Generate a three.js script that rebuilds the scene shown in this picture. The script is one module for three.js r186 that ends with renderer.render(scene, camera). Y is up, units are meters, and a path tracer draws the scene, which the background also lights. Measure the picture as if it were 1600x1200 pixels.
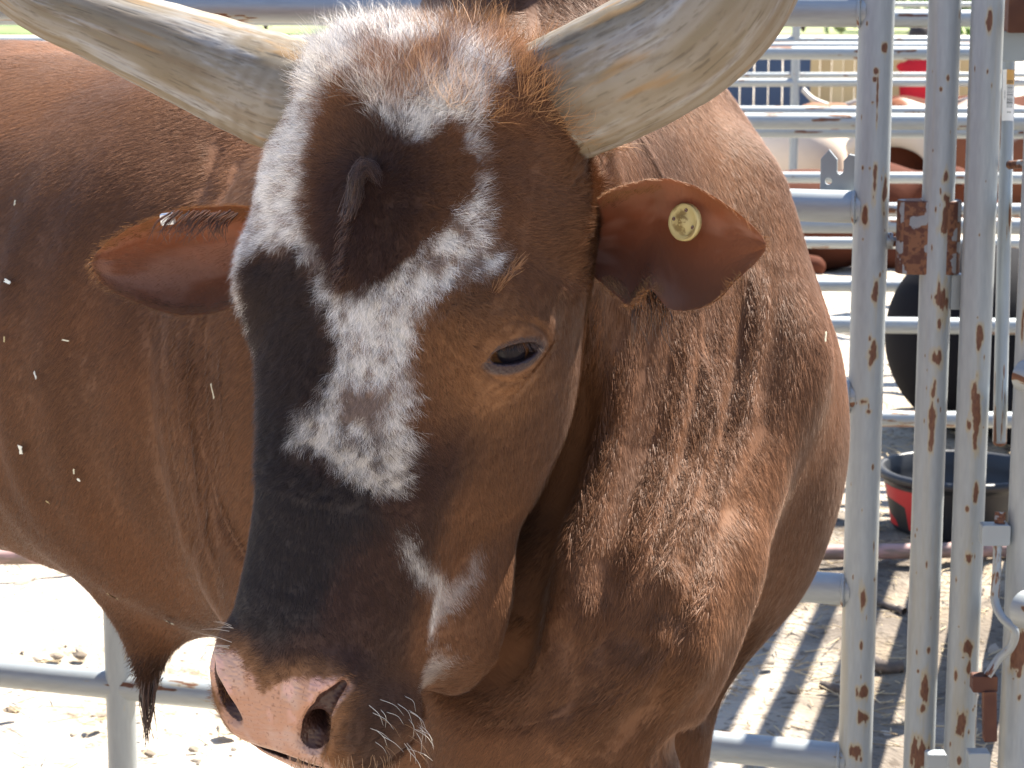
import * as THREE from 'three';
import { mergeGeometries } from 'three/addons/utils/BufferGeometryUtils.js';

// ------------------------------------------------------------------ camera, sky, sun, exposure
const scene = new THREE.Scene();
const FPX = 3510, PITCH = 10.5 * Math.PI / 180, EYE = 1.4;      // lens in photo pixels, downward tilt, eye height
const camera = new THREE.PerspectiveCamera(2 * Math.atan(600 / FPX) * 180 / Math.PI, 4 / 3, 0.05, 600);
camera.position.set(0, EYE, 0);
camera.rotation.set(-PITCH, 0, 0);
camera.focus = 1.85; camera.userData.fStop = 26;
scene.add(camera);

const renderer = new THREE.WebGLRenderer({ antialias: true });
renderer.toneMapping = THREE.LinearToneMapping;
renderer.toneMappingExposure = 4.0;
renderer.shadowMap.enabled = true;

const SUN_AZ = 45 * Math.PI / 180, SUN_EL = 55 * Math.PI / 180;  // behind the bull, to the right
const sunDir = new THREE.Vector3(Math.sin(SUN_AZ) * Math.cos(SUN_EL), Math.sin(SUN_EL), -Math.cos(SUN_AZ) * Math.cos(SUN_EL));
{ // clear sky: pale at the horizon, deeper blue overhead, a soft glow round the sun
  const W = 512, H = 256, d = new Float32Array(W * H * 4);
  for (let j = 0; j < H; j++) for (let i = 0; i < W; i++) {
    const el = ((j + .5) / H - .5) * Math.PI, az = ((i + .5) / W - .5) * 2 * Math.PI;
    const v = new THREE.Vector3(Math.cos(el) * Math.cos(az), Math.sin(el), Math.cos(el) * Math.sin(az));
    const t = Math.pow(Math.max(0, v.y), .55), g = Math.pow(Math.max(0, v.dot(sunDir)), 24);
    const k = (j * W + i) * 4;
    d[k] = .62 * (1 - t) + .17 * t + .5 * g; d[k + 1] = .72 * (1 - t) + .33 * t + .46 * g; d[k + 2] = .86 * (1 - t) + .70 * t + .4 * g; d[k + 3] = 1;
  }
  const sky = new THREE.DataTexture(d, W, H, THREE.RGBAFormat, THREE.FloatType);
  sky.mapping = THREE.EquirectangularReflectionMapping; sky.magFilter = THREE.LinearFilter; sky.needsUpdate = true;
  scene.background = sky; scene.environment = sky;
  scene.backgroundIntensity = .39; scene.environmentIntensity = .39;
}
const sun = new THREE.DirectionalLight(new THREE.Color(1, .93, .82), 5);
sun.position.copy(sunDir).multiplyScalar(30).add(new THREE.Vector3(0, 1, -4)); sun.target.position.set(0, 1, -4);
sun.castShadow = true; sun.shadow.radius = 1; sun.shadow.mapSize.set(4096, 4096);
Object.assign(sun.shadow.camera, { left: -9, right: 9, top: 9, bottom: -9, near: 1, far: 70 });
scene.add(sun, sun.target);

// ------------------------------------------------------------------ small helpers
const V = (x, y, z) => new THREE.Vector3(x, y, z);
const CP = Math.cos(PITCH), SP = Math.sin(PITCH);
// a point of the place, found by its bearing from the eye and its distance along the view
function at(px, py, d) {
  const x = (px - 800) / FPX * d, y = (600 - py) / FPX * d;
  return V(x, EYE + y * CP - d * SP, -y * SP - d * CP);
}
function rng(seed) { let s = seed >>> 0; return () => { s = (s + 0x6D2B79F5) >>> 0; let t = s; t = Math.imul(t ^ (t >>> 15), t | 1); t ^= t + Math.imul(t ^ (t >>> 7), t | 61); return ((t ^ (t >>> 14)) >>> 0) / 4294967296; }; }
const clamp = (x, a = 0, b = 1) => x < a ? a : x > b ? b : x;
const sstep = (a, b, x) => { const t = clamp((x - a) / (b - a)); return t * t * (3 - 2 * t); };
const mix = (a, b, t) => a + (b - a) * t;
const hash3 = (x, y, z) => { let h = Math.imul(x, 374761393) + Math.imul(y, 668265263) + Math.imul(z, 1274126177) | 0; h = Math.imul(h ^ (h >>> 13), 1274126177); return ((h ^ (h >>> 16)) >>> 0) / 4294967296; };
function noise(x, y, z) { // value noise, 0..1
  const xi = Math.floor(x), yi = Math.floor(y), zi = Math.floor(z);
  let u = x - xi, v = y - yi, w = z - zi; u = u * u * (3 - 2 * u); v = v * v * (3 - 2 * v); w = w * w * (3 - 2 * w);
  const L = (c) => { const a = mix(hash3(xi, yi, zi + c), hash3(xi + 1, yi, zi + c), u), b = mix(hash3(xi, yi + 1, zi + c), hash3(xi + 1, yi + 1, zi + c), u); return mix(a, b, v); };
  return mix(L(0), L(1), w);
}
function fbm(x, y, z, o = 4) { let s = 0, a = .5, t = 0; for (let i = 0; i < o; i++) { s += a * noise(x, y, z); t += a; a *= .5; x = x * 2.03 + 7.1; y = y * 2.03 + 3.7; z = z * 2.03 + 1.3; } return s / t; }
const used = new Map();
function numbered(n) { const k = used.get(n) || 0; used.set(n, k + 1); return k ? n + '_' + String(k).padStart(3, '0') : n; }
function mesh(name, geo, mat, parent) { const m = new THREE.Mesh(geo, mat); m.name = parent ? name : numbered(name); m.castShadow = m.receiveShadow = true; (parent || scene).add(m); return m; }
function thing(name, label, category, group) { const g = new THREE.Group(); g.name = numbered(name); g.userData = { label, category }; if (group) g.userData.group = group; scene.add(g); return g; }
function tag(o, label, category, group) { o.userData.label = label; if (category) o.userData.category = category; if (group) o.userData.group = group; return o; }

// ------------------------------------------------------------------ textures
function dataTex(w, h, fn, srgb, rx = 1, ry = 1) {
  const d = new Uint8Array(w * h * 4); for (let j = 0; j < h; j++) for (let i = 0; i < w; i++) { const c = fn(i / w, j / h), k = 4 * (j * w + i); for (let q = 0; q < 3; q++) d[k + q] = (srgb ? Math.pow(clamp(c[q]), 1 / 2.2) : clamp(c[q])) * 255; d[k + 3] = 255; }
  const t = new THREE.DataTexture(d, w, h); t.wrapS = t.wrapT = THREE.RepeatWrapping; t.magFilter = THREE.LinearFilter; t.minFilter = THREE.LinearFilter; if (srgb) t.colorSpace = THREE.SRGBColorSpace; t.repeat.set(rx, ry); t.needsUpdate = true; return t;
}
// noise that repeats every px cells in u and py cells in v
function tile(u, v, n, s) { const x = u * n, y = v * n, xi = Math.floor(x), yi = Math.floor(y); let a = x - xi, b = y - yi; a = a * a * (3 - 2 * a); b = b * b * (3 - 2 * b); const q = (i, j) => hash3((xi + i) % n, (yi + j) % n, s); return mix(mix(q(0, 0), q(1, 0), a), mix(q(0, 1), q(1, 1), a), b); }
const tfbm = (u, v, n, s, o = 4) => { let r = 0, a = .5, t = 0; for (let i = 0; i < o; i++) { r += a * tile(u, v, n, s + i); t += a; a *= .5; n *= 2; } return r / t; };
const C3 = (r, g, b) => [r, g, b], mix3 = (a, b, t) => [mix(a[0], b[0], t), mix(a[1], b[1], t), mix(a[2], b[2], t)];

// ------------------------------------------------------------------ ground
{
  const N = 330, pos = [], uv = [], col = [], idx = [], s = (t, k) => Math.sinh(t * k) / Math.sinh(k);
  const gx = i => s(i / N * 2 - 1, 6.2) * 150, gz = j => -5 + s(j / N * 2 - 1, 6.2) * 150;
  for (let j = 0; j <= N; j++) for (let i = 0; i <= N; i++) {
    const x = gx(i), z = gz(j), nearby = Math.exp(-((x * x + (z + 5) ** 2) / 90));
    const track = fbm(x * .7 + 5, z * 1.6, 2, 4), churn = fbm(x * 5, z * 5, 4, 4);
    const y = (track - .5) * .07 * (.25 + nearby) + (churn - .5) * .085 * nearby + .05 * sstep(.55, .8, fbm(x * 2.2, z * 2.2, 9, 3)) * sstep(6.5, 8, -z) * sstep(14, 10, -z);
    pos.push(x, y, z); uv.push(x / 1.7, -z / 1.7);
    const damp = sstep(.42, .62, fbm(x * .9, z * .9, 21, 4)), dark = sstep(.1, .9, x) * sstep(-6.6, -5.0, z) * (.45 + .55 * sstep(.35, .6, churn));
    let c = mix3(C3(1, .97, .92), C3(.66, .60, .53), damp * .6); c = mix3(c, C3(.235, .205, .18), clamp(dark * 1.25)); c = mix3(c, C3(.62, .52, .38), .5 * sstep(.55, .7, fbm(x * 1.7, z * 1.7, 33, 3)));
    col.push(...c);
  }
  for (let j = 0; j < N; j++) for (let i = 0; i < N; i++) { const a = j * (N + 1) + i, b = a + N + 1; idx.push(a, b, a + 1, a + 1, b, b + 1); }
  const g = new THREE.BufferGeometry(); g.setAttribute('position', new THREE.Float32BufferAttribute(pos, 3)); g.setAttribute('uv', new THREE.Float32BufferAttribute(uv, 2)); g.setAttribute('color', new THREE.Float32BufferAttribute(col, 3)); g.setIndex(idx); g.computeVertexNormals();
  if (g.attributes.normal.getY(5) < 0) { for (let i = 0; i < idx.length; i += 3) { const t = idx[i]; idx[i] = idx[i + 1]; idx[i + 1] = t; } g.setIndex(idx); g.computeVertexNormals(); }
  const soil = dataTex(1024, 1024, (u, v) => { const a = tfbm(u, v, 8, 1, 5), f = tfbm(u, v, 90, 7, 3), gr = tile(u, v, 300, 12); let c = mix3(C3(.60, .565, .51), C3(.44, .405, .355), sstep(.35, .65, a)); c = mix3(c, C3(.20, .16, .12), .7 * sstep(.62, .75, f)); c = mix3(c, C3(.62, .56, .45), .5 * sstep(.75, .95, gr)); return c; }, true);
  const bump = dataTex(1024, 1024, (u, v) => { const n = .5 * tfbm(u, v, 24, 3, 4) + .3 * tfbm(u, v, 110, 5, 2) + .2 * tile(u, v, 260, 4); return [n, n, n]; }, false);
  const gm = mesh('ground', g, new THREE.MeshStandardMaterial({ map: soil, bumpMap: bump, bumpScale: .016, vertexColors: true, roughness: .95 })); gm.userData.kind = 'structure';
  // far meadow, a sheet just above the dirt
  const mg = new THREE.PlaneGeometry(220, 90, 60, 30).rotateX(-Math.PI / 2); const mp = mg.attributes.position, mc = [];
  for (let i = 0; i < mp.count; i++) { mp.setXYZ(i, mp.getX(i), .022 + .3 * fbm(mp.getX(i) * .1, mp.getZ(i) * .1, 2) * sstep(45, 20, mp.getZ(i)), mp.getZ(i) - 93); const k = fbm(mp.getX(i) * .3, mp.getZ(i) * .3, 4, 3); mc.push(...mix3(C3(.10, .17, .04), C3(.30, .32, .15), sstep(.4, .65, k))); }
  mg.setAttribute('color', new THREE.Float32BufferAttribute(mc, 3)); mg.computeVertexNormals();
  const meadow = mesh('grass', mg, new THREE.MeshStandardMaterial({ vertexColors: true, roughness: .95 })); meadow.userData.kind = 'structure'; meadow.userData.label = 'green grass field beyond the cattle pens';
}
{ // clods, dung crumbs and straw lying on the dirt
  const rnd = rng(5), m4 = new THREE.Matrix4(), q = new THREE.Quaternion(), cc = new THREE.Color();
  const lump = new THREE.IcosahedronGeometry(1, 1), lp = lump.attributes.position; for (let i = 0; i < lp.count; i++) { const v = V().fromBufferAttribute(lp, i), k = .75 + .5 * noise(v.x * 2 + 4, v.y * 2, v.z * 2); lp.setXYZ(i, v.x * k, v.y * k * .6, v.z * k); } lump.computeVertexNormals();
  const clod = new THREE.InstancedMesh(lump, new THREE.MeshStandardMaterial({ roughness: .95 }), 3200); clod.name = 'dirt_clods';
  for (let i = 0; i < 3200; i++) { const z = -3.2 - Math.pow(rnd(), 1.5) * 9, x = (rnd() * 2 - 1) * (.6 - z * .32), s = .003 + .011 * Math.pow(rnd(), 4); q.setFromEuler(new THREE.Euler(rnd() * .6, rnd() * 6.3, rnd() * .6)); m4.compose(V(x, .004, z), q, V(s * (1 + rnd()), s, s * (1 + .6 * rnd()))); clod.setMatrixAt(i, m4); const d = rnd(); cc.setRGB(...mix3(C3(.38, .33, .27), C3(.17, .135, .10), d * d)); clod.setColorAt(i, cc); }
  clod.userData.kind = 'stuff'; clod.castShadow = clod.receiveShadow = true; clod.userData.label = 'dry dirt clods and dung crumbs on the pen floor'; scene.add(clod);
  const sg = new THREE.CylinderGeometry(.5, .5, 1, 5).rotateZ(Math.PI / 2), straw = new THREE.InstancedMesh(sg, new THREE.MeshStandardMaterial({ roughness: .7 }), 6500); straw.name = 'straw_litter';
  for (let i = 0; i < 6500; i++) { const z = -3.2 - Math.pow(rnd(), 1.4) * 7, right = rnd() < .5, x = right ? .2 + rnd() * (.9 - z * .12) : (rnd() * 2 - 1) * (.6 - z * .3), l = .02 + .09 * rnd() * rnd(); q.setFromEuler(new THREE.Euler(0, rnd() * 6.3, (rnd() - .5) * .35)); m4.compose(V(x, .008 + .012 * rnd(), z), q, V(l, .0022, .0028)); straw.setMatrixAt(i, m4); const d = rnd(); cc.setRGB(...mix3(C3(.50, .40, .24), C3(.22, .16, .09), d)); straw.setColorAt(i, cc); }
  straw.userData.kind = 'stuff'; straw.castShadow = straw.receiveShadow = true; straw.userData.label = 'scattered straw and hay stalks on the pen floor'; scene.add(straw);
}

// ------------------------------------------------------------------ painted steel pipe
const PAINT = C3(.27, .30, .315), PAINT_L = C3(.33, .355, .36), RUST = C3(.085, .027, .014), RUST_L = C3(.19, .08, .035), STAIN = C3(.36, .30, .18);
function pipeTexture(seed, rust) {
  return dataTex(256, 512, (u, v) => {
    const a = tfbm(u, v, 6, seed, 4), f = tfbm(u, v, 40, seed + 9, 2), sc = tile(u, v, 24, seed + 3), st = tile(u * .999, v, 3, seed + 5); let c = mix3(PAINT, PAINT_L, .6 * a + .4 * st); c = c.map(x => x * (.93 + .14 * f));
    const r = tfbm(u, v, 9, seed + 20, 4) + .12 * (f - .5); c = mix3(c, STAIN, .8 * sstep(.66 - rust, .72 - rust, r)); c = mix3(c, mix3(RUST_L, RUST, sc), sstep(.70 - rust, .715 - rust, r)); return c;
  }, true);
}
const pipeM = [[1, -.06], [2, .0], [3, .03]].map(([s, r]) => new THREE.MeshStandardMaterial({ map: pipeTexture(s * 31, r), roughness: .46, metalness: .3 }));
const steelM = new THREE.MeshStandardMaterial({ color: new THREE.Color(.27, .30, .315), roughness: .45, metalness: .4 });
const rustM = new THREE.MeshStandardMaterial({ map: dataTex(256, 256, (u, v) => { const a = tfbm(u, v, 6, 44, 4), b = tfbm(u, v, 20, 48, 3); let c = mix3(RUST, RUST_L, sstep(.35, .7, b)); c = mix3(c, PAINT, sstep(.55, .6, a) * .8); return c; }, true), roughness: .8, metalness: .1 });
const UP = V(0, 1, 0), prnd = rng(99);
function pipe(parent, name, a, b, r, mat, seg = 24) { // uv: once round, metres along; seam away from the viewer
  const l = a.distanceTo(b), g = new THREE.CylinderGeometry(r, r, l, seg, 1, false, Math.PI), uv = g.attributes.uv, o = prnd();
  if (mat === undefined || pipeM.includes(mat)) for (let i = 0; i < uv.count; i++) uv.setXY(i, uv.getX(i) + o, uv.getY(i) * l * 1.3 + o * 7);
  const m = mesh(name, g, mat || pipeM[1], parent); m.position.copy(a).lerp(b, .5); m.quaternion.setFromUnitVectors(UP, b.clone().sub(a).normalize()); return m;
}
function collar(parent, a, dir, r) { // a weld bead where a rail meets an upright
  const m = mesh('weld_bead', new THREE.TorusGeometry(r, .0030, 8, 22), pipeM[2], parent); m.position.copy(a); m.quaternion.setFromUnitVectors(V(0, 0, 1), dir.clone().normalize()); return m;
}
// rails between two ends, uprights at given shares of the length
function stockPanel(label, A, B, heights, uprights, r, top, group, mats, beads, name = 'stock_panel') {
  const t = thing(name, label, 'livestock panel', group), d = B.clone().sub(A), dn = d.clone().normalize();
  heights.forEach((h, i) => { const ru = r * .98, a = A.clone().addScaledVector(dn, r * .5).setY(h), b = B.clone().addScaledVector(dn, -r * .5).setY(h); pipe(t, 'rail', a, b, ru, pipeM[mats[i % mats.length]]); if (beads) collar(t, A.clone().addScaledVector(dn, r * .93).setY(h), dn, ru + .001); });
  uprights.forEach((u, i) => { const p = A.clone().lerp(B, u); if (typeof top === 'function') top(t, p, i, u); else pipe(t, 'upright', p.clone().setY(0), p.clone().setY(top), r * 1.02, pipeM[mats[i % mats.length]]); });
  return t;
}
// canvas of rust blotches for one post: [px along from top 0..1, across -1..1, width, height] as shares of the seen face
function postTexture(seed, marks, wash) {
  const W = 256, Hh = 1536, cv = document.createElement('canvas'); cv.width = W; cv.height = Hh; const x = cv.getContext('2d'), rnd = rng(seed);
  const im = x.createImageData(W, Hh), e = c => c.map(k => 255 * Math.pow(k, 1 / 2.2));
  for (let j = 0; j < Hh; j++) for (let i = 0; i < W; i++) {
    const u = i / W, v = j / Hh, a = tfbm(u, v, 5, seed, 4), f = tfbm(u, v * 3 % 1, 50, seed + 9, 2), st = tile(u, v, 4, seed + 5);
    let c = mix3(PAINT, PAINT_L, .6 * a + .4 * st).map(k => k * (.92 + .16 * f)), stain = 0, rust = 0;
    for (const [my, mx, w, hh] of marks) { const mu = .5 + Math.asin(clamp(mx, -.98, .98)) / (2 * Math.PI), dx = (u - mu) / (w * .125), dy = (v - my) / (hh * .42); if (Math.abs(dx) > 4 || dy > 5 || dy < -3) continue; const dd = Math.hypot(dx, dy) + 2.3 * (fbm(u * 26, v * 150, seed + 2, 4) - .5); rust = Math.max(rust, sstep(1, .86, dd)); stain = Math.max(stain, .8 * sstep(1.9, .9, dd), .55 * sstep(1.3, .2, Math.abs(dx)) * sstep(4.5, .5, dy) * (dy > 0 ? 1 : 0) * noise(u * 60, v * 30, 3)); }
    stain = Math.max(stain, wash * sstep(.55, .75, tfbm(u, v, 7, seed + 40, 4)));
    c = mix3(c, STAIN, stain); c = mix3(c, mix3(RUST_L, RUST, .4 + .6 * noise(u * 90, v * 500, 8)), rust);
    const q = e(c), k = 4 * (j * W + i); im.data[k] = q[0]; im.data[k + 1] = q[1]; im.data[k + 2] = q[2]; im.data[k + 3] = 255;
  }
  x.putImageData(im, 0, 0); const t = new THREE.CanvasTexture(cv); t.colorSpace = THREE.SRGBColorSpace; t.magFilter = THREE.LinearFilter; return t;
}
// an upright given by two bearings on it; height range lo..hi; its own rust map covers lo..hi
function postAt(parent, name, px, py, d, lo, hiY, r, marks0, wash, seed) {
  const pr = rng(seed * 3), marks = marks0.slice(); for (let i = 0; i < 26; i++) marks.push([1200 * pr(), (pr() - .5) * 1.7, 2 + 5 * pr() * pr(), 3 + 9 * pr()]);
  const p = at(px, py, d), g = new THREE.CylinderGeometry(r, r, hiY - lo, 40, 1, false, Math.PI), mk = marks.map(([yp, xo, w, h]) => { const q = at(px, yp, d); const ang = PITCH + Math.atan((yp - 600) / FPX), hgt = EYE - Math.hypot(p.x * 0, p.z) * Math.tan(ang); const dh = h / FPX * d; return [(hiY - hgt) / (hiY - lo), xo, w / FPX * d / r * .5, dh / (hiY - lo)]; });
  const m = mesh(name, g, new THREE.MeshStandardMaterial({ map: postTexture(seed, mk, wash), roughness: .52, metalness: .22 }), parent); m.position.set(p.x, (lo + hiY) / 2, p.z); return m;
}
const boxAt = (parent, name, px, py, d, w, h, t, mat, turn = 0, tilt = 0) => { const s = new THREE.Shape(), b = Math.min(w, h) * .12; s.moveTo(-w / 2 + b, -h / 2); s.lineTo(w / 2 - b, -h / 2); s.quadraticCurveTo(w / 2, -h / 2, w / 2, -h / 2 + b); s.lineTo(w / 2, h / 2 - b); s.quadraticCurveTo(w / 2, h / 2, w / 2 - b, h / 2); s.lineTo(-w / 2 + b, h / 2); s.quadraticCurveTo(-w / 2, h / 2, -w / 2, h / 2 - b); s.lineTo(-w / 2, -h / 2 + b); s.quadraticCurveTo(-w / 2, -h / 2, -w / 2 + b, -h / 2); const g = new THREE.ExtrudeGeometry(s, { depth: t, bevelEnabled: true, bevelSize: .001, bevelThickness: .001, bevelSegments: 2 }).translate(0, 0, -t / 2); const m = mesh(name, g, mat, parent); m.position.copy(at(px, py, d)); m.rotation.set(0, turn, tilt); return m; };

// ------------------------------------------------------------------ the near panel behind the bull and its end post
const DIRL = V(-Math.cos(.297), 0, -Math.sin(.297)), PA = at(1353, 600, 3.19).setY(0), PEND = PA.clone().addScaledVector(DIRL, 3.3);
const nearHeights = [.258, .515, .80, 1.07, 1.342, 1.61, 1.86];
{
  const t = stockPanel('long grey pipe panel right behind the bull, notched plate by its end post', PA, PEND, nearHeights, [.36, .68, 1], .0235, 1.9, undefined, [1, 0, 1, 1, 2, 2, 0], true);
  postAt(t, 'upright', 1353, 600, 3.19, 0, 2.45, .0245, [[72, .35, 10, 14], [108, -.1, 8, 10], [150, 0, 3, 60], [285, .0, 9, 60], [300, .6, 12, 50], [335, -.5, 14, 26], [452, .25, 12, 42], [548, .15, 14, 40], [622, -.35, 14, 12], [637, .0, 10, 8], [848, .6, 4, 26], [925, 0, 12, 40], [1000, .0, 6, 18], [1075, .15, 18, 28], [1112, .2, 20, 24], [1165, -.1, 22, 26]], .45, 301);
  // notched plate standing on the fourth rail
  const s = new THREE.Shape(), k = 3.19 / FPX; const pts = [[0, 0], [0, 52], [12, 66], [24, 52], [24, 34], [26, 30], [30, 28], [34, 30], [36, 34], [36, 50], [44, 60], [53, 58], [53, 0]]; pts.forEach(([a, b], i) => i ? s.lineTo(a * k, b * k) : s.moveTo(a * k, b * k));
  const hole = new THREE.Path(); hole.absellipse(12 * k, 18 * k, 6.5 * k, 6.5 * k, 0, Math.PI * 2); s.holes.push(hole);
  const pl = mesh('notched_plate', new THREE.ExtrudeGeometry(s, { depth: .006, bevelEnabled: true, bevelSize: .0008, bevelThickness: .0008, bevelSegments: 1 }), steelM, t); pl.position.copy(at(1283, 300, 3.205)); pl.rotation.y = .297 * -1;
  // hinge bolt that carries the gate
  const a = at(1368, 378, 3.155), b = at(1412, 378, 3.15); pipe(t, 'hinge_bolt', a, b, .0065, rustM); const nut = mesh('nut', new THREE.CylinderGeometry(.0125, .0125, .018, 6), pipeM[1], t); nut.position.copy(at(1384, 376, 3.152)); nut.rotation.z = Math.PI / 2;
}
// ------------------------------------------------------------------ narrow gate frame: two uprights tied by short plates
{
  const t = thing('gate_frame', 'narrow grey gate frame of two close rust-streaked uprights with a rusty hinge sleeve', 'gate');
  postAt(t, 'upright', 1456, 600, 3.15, .17, 2.6, .0222, [[272, .2, 12, 22], [335, .35, 20, 52], [465, .25, 24, 64], [500, .1, 8, 22], [556, .0, 20, 26], [640, -.15, 12, 100], [1008, .2, 6, 10], [1065, .1, 14, 52], [1100, -.1, 12, 22], [1172, -.15, 32, 66], [1215, -.1, 36, 60]], .25, 302);
  postAt(t, 'upright', 1521, 600, 3.12, .17, 2.6, .0222, [[32, -.1, 10, 26], [525, .05, 12, 44], [645, .0, 16, 112], [600, -.05, 8, 30], [662, -.35, 10, 22], [762, .2, 10, 32], [865, -.1, 14, 24], [1005, .0, 20, 32], [1038, .1, 12, 26], [1045, -.6, 8, 26], [1120, -.2, 16, 52], [1140, .9, 6, 60], [1180, -.2, 8, 12]], .3, 303);
  boxAt(t, 'tie_plate', 1498, 455, 3.13, .024, .047, .02, steelM); boxAt(t, 'tie_plate', 1462, 1192, 3.12, .026, .03, .02, steelM);
  // hinge sleeve wrapped round the first upright
  const s = new THREE.Shape(); const R = .027, x0 = -.052; s.moveTo(x0, -.016); s.quadraticCurveTo(x0 - .012, 0, x0, .016); s.lineTo(0, R); s.absarc(0, 0, R, Math.PI / 2, -Math.PI / 2, true); s.lineTo(x0, -.016);
  const sl = mesh('hinge_sleeve', new THREE.ExtrudeGeometry(s, { depth: .098, bevelEnabled: true, bevelSize: .002, bevelThickness: .002, bevelSegments: 2, curveSegments: 16 }).rotateX(-Math.PI / 2), rustM.clone(), t); sl.material.map = rustM.map.clone(); sl.material.map.repeat.set(9, 9); sl.position.copy(at(1466, 424, 3.13));
}
// drop bar behind the second upright, with a printed sticker
{
  const t = thing('drop_bar', 'thin grey round bar with a barcode sticker hanging behind the gate frame', 'gate bar');
  const top = at(1576, 60, 3.165), bot = at(1562, 690, 3.165); pipe(t, 'bar', top, bot, .0098, pipeM[1]); const e = mesh('end_cap', new THREE.SphereGeometry(.0098, 20, 12), rustM, t); e.position.copy(bot); e.scale.y = .7;
  const cv = document.createElement('canvas'); cv.width = 96; cv.height = 512; const x = cv.getContext('2d'); x.fillStyle = '#e9e6df'; x.fillRect(0, 0, 96, 512); x.fillStyle = '#c99a55'; x.fillRect(30, 0, 66, 150); const rr = rng(4); x.fillStyle = '#222'; let y = 110; while (y < 380) { const w = 2 + rr() * 7; x.fillRect(34, y, 50, w); y += w + 3 + rr() * 8; } x.save(); x.translate(26, 300); x.rotate(-Math.PI / 2); x.font = '20px sans-serif'; x.fillText('1 58 704 1', 0, 0); x.restore(); x.fillRect(40, 420, 10, 12); x.fillRect(56, 420, 10, 12);
  const tx = new THREE.CanvasTexture(cv); tx.colorSpace = THREE.SRGBColorSpace;
  const g = new THREE.CylinderGeometry(.0106, .0106, .072, 16, 1, true, -.85, 1.7); const st = mesh('sticker', g, new THREE.MeshStandardMaterial({ map: tx, roughness: .6, side: THREE.DoubleSide }), t); st.position.copy(at(1573.5, 150, 3.165)); st.quaternion.setFromUnitVectors(UP, top.clone().sub(bot).normalize());
  boxAt(t, 'hanger_plate', 1582, 72, 3.13, .034, .04, .006, steelM); boxAt(t, 'hanger_box', 1590, 18, 3.12, .03, .056, .03, rustM);
}
// ------------------------------------------------------------------ next panel at the right edge, with the latch
{
  const E0 = at(1613, 600, 3.03).setY(0), E1 = V(1.42, 0, -5.7);
  const t = stockPanel('grey pipe panel at the right edge running back, with a rusty latch on its post', E0, E1, [.26, .505, .80, 1.07, 1.34, 1.61], [.5, 1], .0235, 1.75, undefined, [1, 1, 2, 0, 1, 0], false);
  postAt(t, 'upright', 1613, 600, 3.03, 0, 2.5, .025, [[495, -.8, 8, 60], [1010, -.35, 30, 70], [1045, -.3, 10, 14], [1080, -.2, 8, 12]], .35, 304);
  pipe(t, 'header', at(1521, 600, 3.12).setY(2.3), E0.clone().setY(2.3), .0235, pipeM[1]);
  for (const [px, py, q] of [[1640, 590, 1], [1640, 955, 1.2]]) pipe(t, 'rail_stub', at(px - 42, py - 4, 3.0), at(px + 120, py + 40, 2.86), .021 * q, pipeM[1]);
  pipe(t, 'cross_pin', at(1576, 258, 3.08), at(1612, 255, 3.05), .006, rustM);
  boxAt(t, 'latch_block', 1554, 834, 3.06, .037, .027, .02, pipeM[1]); pipe(t, 'latch_pin', at(1562, 822, 3.06), at(1563, 800, 3.06), .0075, rustM);
  const c = new THREE.CatmullRomCurve3([at(1559, 848, 3.06), at(1557, 900, 3.06), at(1555, 940, 3.06), at(1566, 965, 3.05), at(1585, 985, 3.04), at(1580, 1010, 3.05), at(1560, 1030, 3.06), at(1543, 1056, 3.06)]); mesh('latch_rod', new THREE.TubeGeometry(c, 48, .0062, 10), pipeM[2], t);
  boxAt(t, 'latch_block', 1537, 1066, 3.07, .032, .021, .02, rustM); boxAt(t, 'latch_link', 1546, 1118, 3.07, .016, .07, .012, rustM, 0, .05); boxAt(t, 'latch_block', 1528, 1190, 3.07, .028, .03, .02, pipeM[2]);
}
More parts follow.
